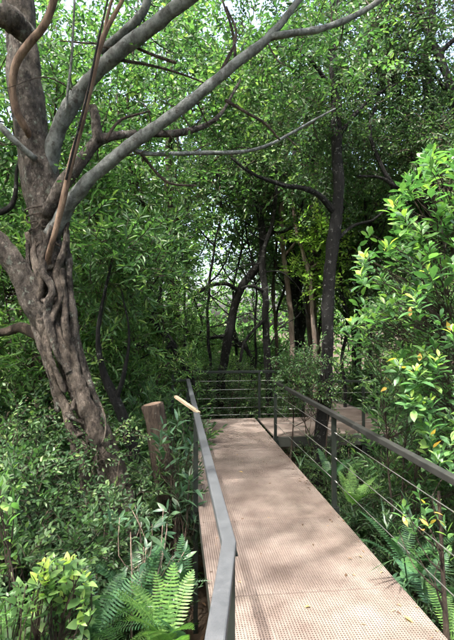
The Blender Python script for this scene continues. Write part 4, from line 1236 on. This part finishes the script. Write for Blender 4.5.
SE = grow(36, 2.5, 0.022, (0, 0, 2.25, 0.42, 0.42, 0.46), 26, 11, 0.20, 'small', n_limb=4, stems=3, start=0.6, wob=0.04, sides=6)
tree_proto('undergrowth_shrub', 'leggy small-leaved bush over the far right corner post', 'shrub', SE, 'bark_brown', 'leaf_mid', gnd(1.98, 7.0), 0.5, 1.0, 'undergrowth shrubs', 'stem', 'foliage')

# ------------------------------------------------------------------ leaves built one by one on the near plants
LEAF_MESH = {}


def leaf_mesh(key, V, Q, mat):
    if key not in LEAF_MESH:
        mb = MB(); mb.add(V, Q); LEAF_MESH[key] = mb.mesh('leaf', M[mat], smooth=True)
    return LEAF_MESH[key]


def leaf_obj(parent, mesh, pos, R3, s, name='leaf', label=None):
    o = bpy.data.objects.new(name, mesh); COL.objects.link(o); o.parent = parent
    m = Matrix([[float(R3[i][j]) * s for j in range(3)] + [float(pos[i] - parent.location[i])] for i in range(3)] + [[0, 0, 0, 1]])
    o.matrix_local = m
    if label: o['label'] = label
    return o


def shoot_frame(d):
    return frames(np.asarray(d, float)[None], roll=0.3)[0]


def near_shrub(name, label, base, tips, stem_r, leaf_len, leaf_w, shape, mat, n_leaf=8, limit=300, stems=None, fresh=None, yellow=(), bark='bark_brown', fold=0.2, droop=0.14, updir=0.55, mat_rest=None, tilt=(64, 22), fresh_p=0.6):
    """stems run from the base to shoot tips; each tip carries a rosette of leaves, each leaf its own piece"""
    root = thing(name, label, 'shrub', tuple(base))
    tips = np.array(tips)
    hub = stems or 4
    order = np.argsort(np.arctan2(tips[:, 1] - base[1], tips[:, 0] - base[0]))
    groups = np.array_split(order, hub)
    for g in groups:
        if not len(g): continue
        m_ = tips[g].mean(0) * 0.45 + tips[g][np.argmax(tips[g][:, 2])] * 0.55; b = np.asarray(base) + np.append(rng.normal(0, 0.06, 2), -0.15)
        fork = b * 0.45 + m_ * 0.55 + np.append(rng.normal(0, 0.05, 2), -0.08)
        mb = MB(); S = limb(mb, ctrl((*b, stem_r), (*(b * 0.7 + fork * 0.3 + rng.normal(0, 0.04, 3)), stem_r * 0.85), (*fork, stem_r * 0.6), (*m_, stem_r * 0.25)), 7, 0.08, 0.15, 8, 0.03)
        part('stem', mb, M[bark], root, True)
        mb = MB()
        for t in tips[g]:
            i = int(np.argmin(np.linalg.norm(S[:, :3] - t + np.array((0, 0, 0.35)), axis=1)))
            md = S[i, :3] * 0.45 + t * 0.55 + rng.normal(0, 0.04, 3) + np.array((0, 0, -0.03))
            if len(tips) <= 60: mb = MB()
            limb(mb, ctrl((*S[i, :3], min(0.008, max(0.003, S[i, 3] * 0.5))), (*md, 0.0035), (*t, 0.0025)), 5, 0.08, 0, 8, 0.01)
            if len(tips) <= 60: part('branch', mb, M[bark], root, True)
        if len(tips) > 60: part('branch', mb, M[bark], root, True)
    camd = np.linalg.norm(tips - np.array((0, 0, EYE)), axis=1)
    rest = MB(); count = 0
    lv, lq = leaf_fine(1.0, leaf_w / leaf_len, fold, droop, shape, n=6)
    var = [leaf_fine(1.0, leaf_w / leaf_len * wf, fold * ff, droop * df, shape, n=6) for wf, ff, df in ((1.0, 1.0, 1.0), (0.88, 2.2, 1.9), (1.1, 0.4, 0.2), (0.95, 1.5, 3.0))]
    mes = [leaf_mesh((name, mat, label, i), v_, q_, mat) for i, (v_, q_) in enumerate(var)]
    mfs = [leaf_mesh((name, 'fresh', label, i), v_, q_, fresh) for i, (v_, q_) in enumerate(var)] if fresh else mes
    my = leaf_mesh((name, 'yellow'), lv, lq, 'leaf_yellow')
    for rank, k in enumerate(np.argsort(camd)):
        t = tips[k]
        d = norm(t - np.asarray(base)) * 0.6 + rng.normal(0, 0.3, 3) + np.array((0, 0, updir))
        F = shoot_frame(d)
        nl = int(n_leaf + rng.integers(-2, 3)); fresh_tip = rng.uniform() < fresh_p
        for j, (Mx, s) in enumerate(leaf_frames_rosette(nl, rng, *tilt)):
            R3 = F @ Mx
            pos = t + F @ np.array((0, -0.10 * (1 - j / nl), 0))
            sc_ = leaf_len * s * rng.uniform(0.65, 1.2)
            if count < limit:
                isf = fresh and j >= nl - 3 and fresh_tip
                leaf_obj(root, (mfs if isf else mes)[int(rng.integers(0, 4))], pos, R3, sc_)
                count += 1
            else:
                v_, q_ = var[int(rng.integers(0, 4))]
                stamp(rest, (v_, q_, np.zeros(len(q_), int)), pos[None], R3[None], [sc_])
    for p in yellow:
        F = shoot_frame(rng.normal(0, 1, 3) + np.array((0, 0, -0.2)))
        leaf_obj(root, my, p, F, leaf_len * 0.72, label='yellow leaf among green ones')
    if rest.n:
        o = link('foliage', rest.mesh('foliage', M[mat_rest or mat], tuple(base), True), root); o['kind'] = 'stuff'
    return root


def tips_in(n, poly, d, ):
    """shoot tips inside a picture polygon given as rows (y, x0, x1)"""
    rows = np.array(poly, float); out = []
    for _ in range(n):
        for _try in range(6):
            y = rng.uniform(rows[0, 0], rows[-1, 0])
            x0 = np.interp(y, rows[:, 0], rows[:, 1]); x1 = np.interp(y, rows[:, 0], rows[:, 2])
            x = rng.uniform(x0, x1) + 14 * mnoise.noise(Vector((y * 0.045, 3.0, 0))) * (n > 400)
            if n <= 400 or mnoise.noise(Vector((x * 0.035, y * 0.035, 7.0))) > -0.16: break
        out.append(at(x, y, rng.uniform(*d)))
    return out


b = at(470, 600, 4.2)
near_shrub('broadleaf_shrub', 'tall bright green shrub with fresh yellow-green shoots at the right edge', gnd(b[0], b[1]),
           tips_in(430, [(135, 436, 474), (160, 420, 480), (185, 396, 485), (215, 388, 490), (245, 366, 490), (275, 354, 490), (300, 342, 490), (325, 348, 490), (345, 366, 490), (400, 410, 490), (440, 422, 490), (465, 430, 490)], (3.3, 4.8)),
           0.018, 0.108, 0.046, 'obovate', 'leaf_shrub', 9, 300, 4, 'leaf_fresh', [at(*q) for q in ((386, 362, 3.4), (404, 366, 3.4), (436, 428, 3.2), (442, 440, 3.2), (410, 306, 3.5), (446, 320, 3.5), (420, 352, 3.6))], tilt=(78, 28), fresh_p=0.8)
b = at(404, 560, 4.8)
near_shrub('broadleaf_shrub', 'loose green shrub lower down beyond the right handrail', gnd(b[0], b[1]),
           tips_in(120, [(325, 352, 430), (355, 350, 440), (378, 376, 450), (420, 386, 460), (455, 400, 470), (490, 410, 475)], (4.2, 5.4)),
           0.016, 0.105, 0.040, 'oval', 'leaf_mid', 8, 220, 4, None, [at(*q) for q in ((392, 384, 4.2), (380, 392, 4.2))], tilt=(78, 30))
b = at(440, 612, 3.1)
near_shrub('yellow_leaved_shrub', 'small shrub on a thin bare stem with orange-yellow leaves below the right handrail', gnd(b[0], b[1]),
           [at(*q) for q in ((404, 504, 3.0), (410, 522, 3.05), (424, 512, 3.0), (436, 500, 3.1), (398, 528, 3.1), (430, 540, 3.1), (444, 522, 2.9), (418, 490, 3.2), (450, 470, 3.0), (412, 545, 3.1), (447, 548, 3.0))],
           0.034, 0.085, 0.038, 'oval', 'leaf_shrub', 7, 120, 1, None,
           [at(*q) for q in ((424, 504, 2.96), (408, 527, 2.98), (424, 531, 2.97), (446, 528, 2.86), (436, 519, 2.95), (419, 518, 3.0), (433, 512, 2.98))])
b = at(40, 690, 2.7)
near_shrub('bright_bush', 'bright green heart-leaved bush in the bottom left corner', gnd(b[0], b[1]),
           tips_in(230, [(556, 48, 78), (575, 30, 92), (600, -12, 92), (630, -25, 85), (660, -25, 80), (700, -20, 70)], (2.35, 3.0)),
           0.010, 0.066, 0.042, 'heart', 'leaf_light', 7, 300, 6, 'leaf_fresh', [at(*q) for q in ((52, 585, 2.4), (38, 562, 2.5))], updir=0.45, tilt=(80, 40), fresh_p=0.65, mat_rest='leaf_light')
b = at(20, 560, 3.2)
near_shrub('bright_bush', 'pale-leaved sprig at the left picture edge above the bright bush', gnd(b[0], b[1]),
           tips_in(16, [(470, -10, 22), (500, -10, 30), (540, -12, 34), (560, -10, 40)], (2.9, 3.4)),
           0.012, 0.10, 0.036, 'oval', 'leaf_light', 6, 110, 3, None, updir=0.4)
b = at(178, 560, 4.5)
near_shrub('glossy_shrub', 'glossy long-leaved shrub growing up against the left post', gnd(b[0], b[1]),
           tips_in(44, [(416, 166, 190), (430, 160, 194), (460, 158, 195), (500, 178, 196), (540, 174, 196)], (4.5, 5.3)),
           0.014, 0.165, 0.042, 'narrow', 'leaf_glossy', 7, 240, 4, None, updir=0.3, tilt=(80, 35))
b = at(120, 600, 3.5)
near_shrub('glossy_shrub', 'dark glossy shrub with pale twigs in the shade below the fig', gnd(b[0], b[1]),
           tips_in(26, [(500, 90, 165), (520, 85, 172), (545, 80, 185), (570, 90, 190), (590, 110, 180)], (3.2, 4.0)),
           0.014, 0.12, 0.036, 'oval', 'leaf_glossy', 7, 200, 4, None, bark='bark_pale', updir=0.3, tilt=(82, 38))

# ------------------------------------------------------------------ ferns
def frond_mesh(L, W, n, mat, name, curl=0.9, seed=0):
    r = np.random.default_rng(seed)
    t = np.linspace(0, 1, 12)
    y = L * np.sin(t * curl) / math.sin(curl) if curl > 0.05 else L * t
    z = L * (np.cos(t * curl) - 1) * 0.75
    mb = MB(); P = np.stack([0 * t, y, z], -1)
    tube(mb, P, np.linspace(0.0035, 0.001, 12), 4)
    for k in range(n):
        tk = 0.12 + 0.88 * k / n
        p = np.array([np.interp(tk, t, P[:, c]) for c in range(3)])
        l = W / 2 * max(0.12, math.sin(math.pi * min(1, 0.12 + tk * 0.9)) ** 0.65) * r.uniform(0.9, 1.06)
        w = L / n * 0.62
        for sgn in (-1, 1):
            # a pinna sweeping slightly forward and drooping at the tip
            V = [(0, -w * .5, 0), (0, w * .4, 0), (sgn * l * .5, w * .55, .05 * l), (sgn * l * .5, -w * .35, .05 * l), (sgn * l * .85, w * .7, -.02 * l), (sgn * l * .85, w * .1, -.02 * l), (sgn * l, w * .85, -.08 * l)]
            mb.add(np.array(V) + p, [(0, 3, 2, 1) if sgn > 0 else (0, 1, 2, 3), (3, 5, 4, 2) if sgn > 0 else (2, 4, 5, 3)], [(5, 6, 4) if sgn > 0 else (4, 6, 5)])
    return mb.mesh(name, M[mat], smooth=False)


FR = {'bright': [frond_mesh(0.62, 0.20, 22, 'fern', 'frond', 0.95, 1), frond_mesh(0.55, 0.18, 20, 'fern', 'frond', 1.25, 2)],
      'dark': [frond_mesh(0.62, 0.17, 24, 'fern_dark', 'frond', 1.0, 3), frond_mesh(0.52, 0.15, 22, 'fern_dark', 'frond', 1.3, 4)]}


def fern(label, base, kind, n, s=1.0, lift=(35, 75), az=(0, 6.28)):
    root = thing('fern', label, 'fern', tuple(base), group='ferns')
    for k in range(n):
        a = az[0] + (az[1] - az[0]) * (k + rng.uniform(0.1, 0.9)) / n
        e = math.radians(rng.uniform(*lift))
        tx = base[0] - math.sin(a) * 0.5 * s
        if XL - 0.06 < tx < XR + 0.08: continue
        o = link('frond', FR[kind][k % 2], root)
        o.rotation_euler = Matrix.Rotation(a, 4, 'Z').to_euler()
        o.matrix_local = Matrix.Rotation(a, 4, 'Z') @ Matrix.Rotation(e, 4, 'X') @ Matrix.Rotation(rng.normal(0, 0.2), 4, 'Y') @ Matrix.Diagonal((s, s * rng.uniform(0.85, 1.1), s, 1))
    return root


fern('bright green fern with arching fronds beside the near handrail', at(166, 654, 2.9), 'bright', 20, 0.76, (45, 80))
fern('second bright fern, smaller, left of the fern beside the near handrail', at(116, 676, 3.0), 'bright', 12, 0.62)
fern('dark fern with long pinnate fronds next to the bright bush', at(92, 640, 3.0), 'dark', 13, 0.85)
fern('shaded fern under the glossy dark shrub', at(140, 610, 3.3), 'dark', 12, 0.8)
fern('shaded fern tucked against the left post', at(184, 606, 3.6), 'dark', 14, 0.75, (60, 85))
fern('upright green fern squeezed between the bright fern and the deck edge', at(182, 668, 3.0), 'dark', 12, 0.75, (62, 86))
fern('fern in the lower right corner beside the deck edge', at(452, 640, 3.0), 'bright', 12, 0.6)
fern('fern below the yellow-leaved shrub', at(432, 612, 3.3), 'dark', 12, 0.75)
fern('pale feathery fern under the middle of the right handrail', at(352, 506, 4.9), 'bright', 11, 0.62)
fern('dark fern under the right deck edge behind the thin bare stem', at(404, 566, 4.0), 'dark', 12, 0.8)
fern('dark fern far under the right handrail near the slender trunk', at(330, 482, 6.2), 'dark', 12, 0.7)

# ------------------------------------------------------------------ strap-leaved plants, fan palm, arrow leaf
def blade_mesh(L, W, curl, mat, name):
    t = np.linspace(0, 1, 9); y = L * np.sin(t * curl) / curl; z = -L * (1 - np.cos(t * curl)) / curl
    w = W / 2 * np.minimum(1, (1 - t) ** 0.6 * 1.15) * np.minimum(1, 0.5 + t * 3); w[-1] = 0.001
    V = []
    for i in range(9):
        V += [(-w[i], y[i], z[i] + .25 * w[i]), (0, y[i], z[i]), (w[i], y[i], z[i] + .25 * w[i])]
    Q = []
    for i in range(8):
        a = 3 * i; Q += [(a, a + 1, a + 4, a + 3), (a + 1, a + 2, a + 5, a + 4)]
    mb = MB(); mb.add(V, Q); return mb.mesh(name, M[mat], smooth=True)


BL = [blade_mesh(0.75, 0.030, 1.3, 'leaf_glossy', 'blade'), blade_mesh(0.62, 0.028, 1.8, 'leaf_mid', 'blade')]


def strap(label, base, n, s=1.0):
    root = thing('strap_plant', label, 'plant', tuple(base), group='strap-leaved plants')
    for k in range(n):
        a = 2.4 * k + rng.uniform(-.3, .3); e = math.radians(rng.uniform(45, 85))
        if XL - 0.06 < base[0] - math.sin(a) * 0.45 * s < XR + 0.08: continue
        o = link('blade', BL[k % 2], root)
        o.matrix_local = Matrix.Rotation(a, 4, 'Z') @ Matrix.Rotation(e, 4, 'X') @ Matrix.Rotation(rng.normal(0, 0.3), 4, 'Y') @ Matrix.Diagonal((s, s * rng.uniform(0.8, 1.15), s, 1))


strap('grassy strap-leaved tuft under the right handrail, left of the others', at(356, 525, 5.0), 15, 0.62)
strap('grassy strap-leaved tuft in the middle under the right handrail', at(386, 535, 4.5), 15, 0.66)
strap('grassy strap-leaved tuft nearest the yellow-leaved shrub', at(414, 530, 4.2), 15, 0.62)
strap('grassy strap-leaved tuft at the far right corner post', at(300, 470, 6.8), 12, 0.55)

fp = thing('fan_palm', 'small fan palm with splayed glossy leaflets low beside the right deck edge', 'palm', gnd(*at(408, 585, 3.5)[:2]))
PB_ = blade_mesh(0.30, 0.032, 0.5, 'leaf_glossy', 'leaflet')
for (q, tilt, n) in ((at(404, 558, 3.3), 35, 12), (at(424, 574, 3.4), 20, 11), (at(392, 582, 3.6), 10, 10)):
    mb = MB(); b0 = np.array(fp.location); limb(mb, ctrl((*b0, .008), (*(b0 * .5 + q * .5 + np.array((.05, 0, .05))), .006), (*q, .005)), 5, 0.08, 0)
    part('leaf_stalk', mb, M['leaf_mid'], fp, True)
    for k in range(n):
        a = math.radians(-125 + 250 * k / (n - 1))
        o = link('leaflet', PB_, fp)
        o.matrix_local = Matrix.Translation(Vector(q - b0)) @ Matrix.Rotation(math.radians(200), 4, 'Z') @ Matrix.Rotation(math.radians(tilt), 4, 'X') @ Matrix.Rotation(a, 4, 'Z') @ Matrix.Rotation(0.15, 4, 'X')
ap = thing('arrow_leaf_plant', 'broad dark arrow-shaped leaf at the right deck edge', 'plant', gnd(*at(392, 600, 3.4)[:2]))
lv, lq = leaf_fine(0.19, 0.12, 0.12, 0.3, 'heart', 8)
mb = MB(); mb.add(lv, lq); am = mb.mesh('leaf', M['leaf_shrub'], smooth=True)
for (q, a, e) in ((at(404, 582, 3.5), -0.9, 0.35), (at(418, 600, 3.4), -1.5, 0.2), (at(412, 570, 3.7), -0.2, 0.3)):
    b0 = np.array(ap.location)
    mb = MB(); limb(mb, ctrl((*b0, .007), (*(b0 * .5 + q * .5 + np.array((.03, .02, .05))), .006), (*q, .004)), 5, 0.08, 0); part('leaf_stalk', mb, M['leaf_mid'], ap, True)
    o = link('leaf', am, ap); o.matrix_local = Matrix.Translation(Vector(q - b0)) @ Matrix.Rotation(a, 4, 'Z') @ Matrix.Rotation(e, 4, 'X')

# crumbs of leaf and twig along the deck
N = 170
mb = MB(); lv, lq = leaf6(1.0, 0.45)
x = np.where(rng.uniform(size=N) < 0.5, rng.choice([XL + 0.05, XR - 0.06], N) + rng.normal(0, 0.05, N), rng.uniform(XL + .03, XR - .03, N)).clip(XL + .02, XR - .02)
y = rng.uniform(2.2, 9.1, N) ** 1.0
d = norm(np.stack([rng.normal(0, 1, N), rng.normal(0, 1, N), 0 * x], -1))
stamp(mb, (lv, lq, np.zeros(2, int)), np.stack([x, y, np.full(N, 0.004)], -1), frames(d, roll=0.2), rng.uniform(0.010, 0.042, N))
tag(link('leaf_crumbs', mb.mesh('leaf_crumbs', M['leaf_brown'])), 'scattered crumbs of dry leaf on the deck', 'leaf litter', kind='stuff')
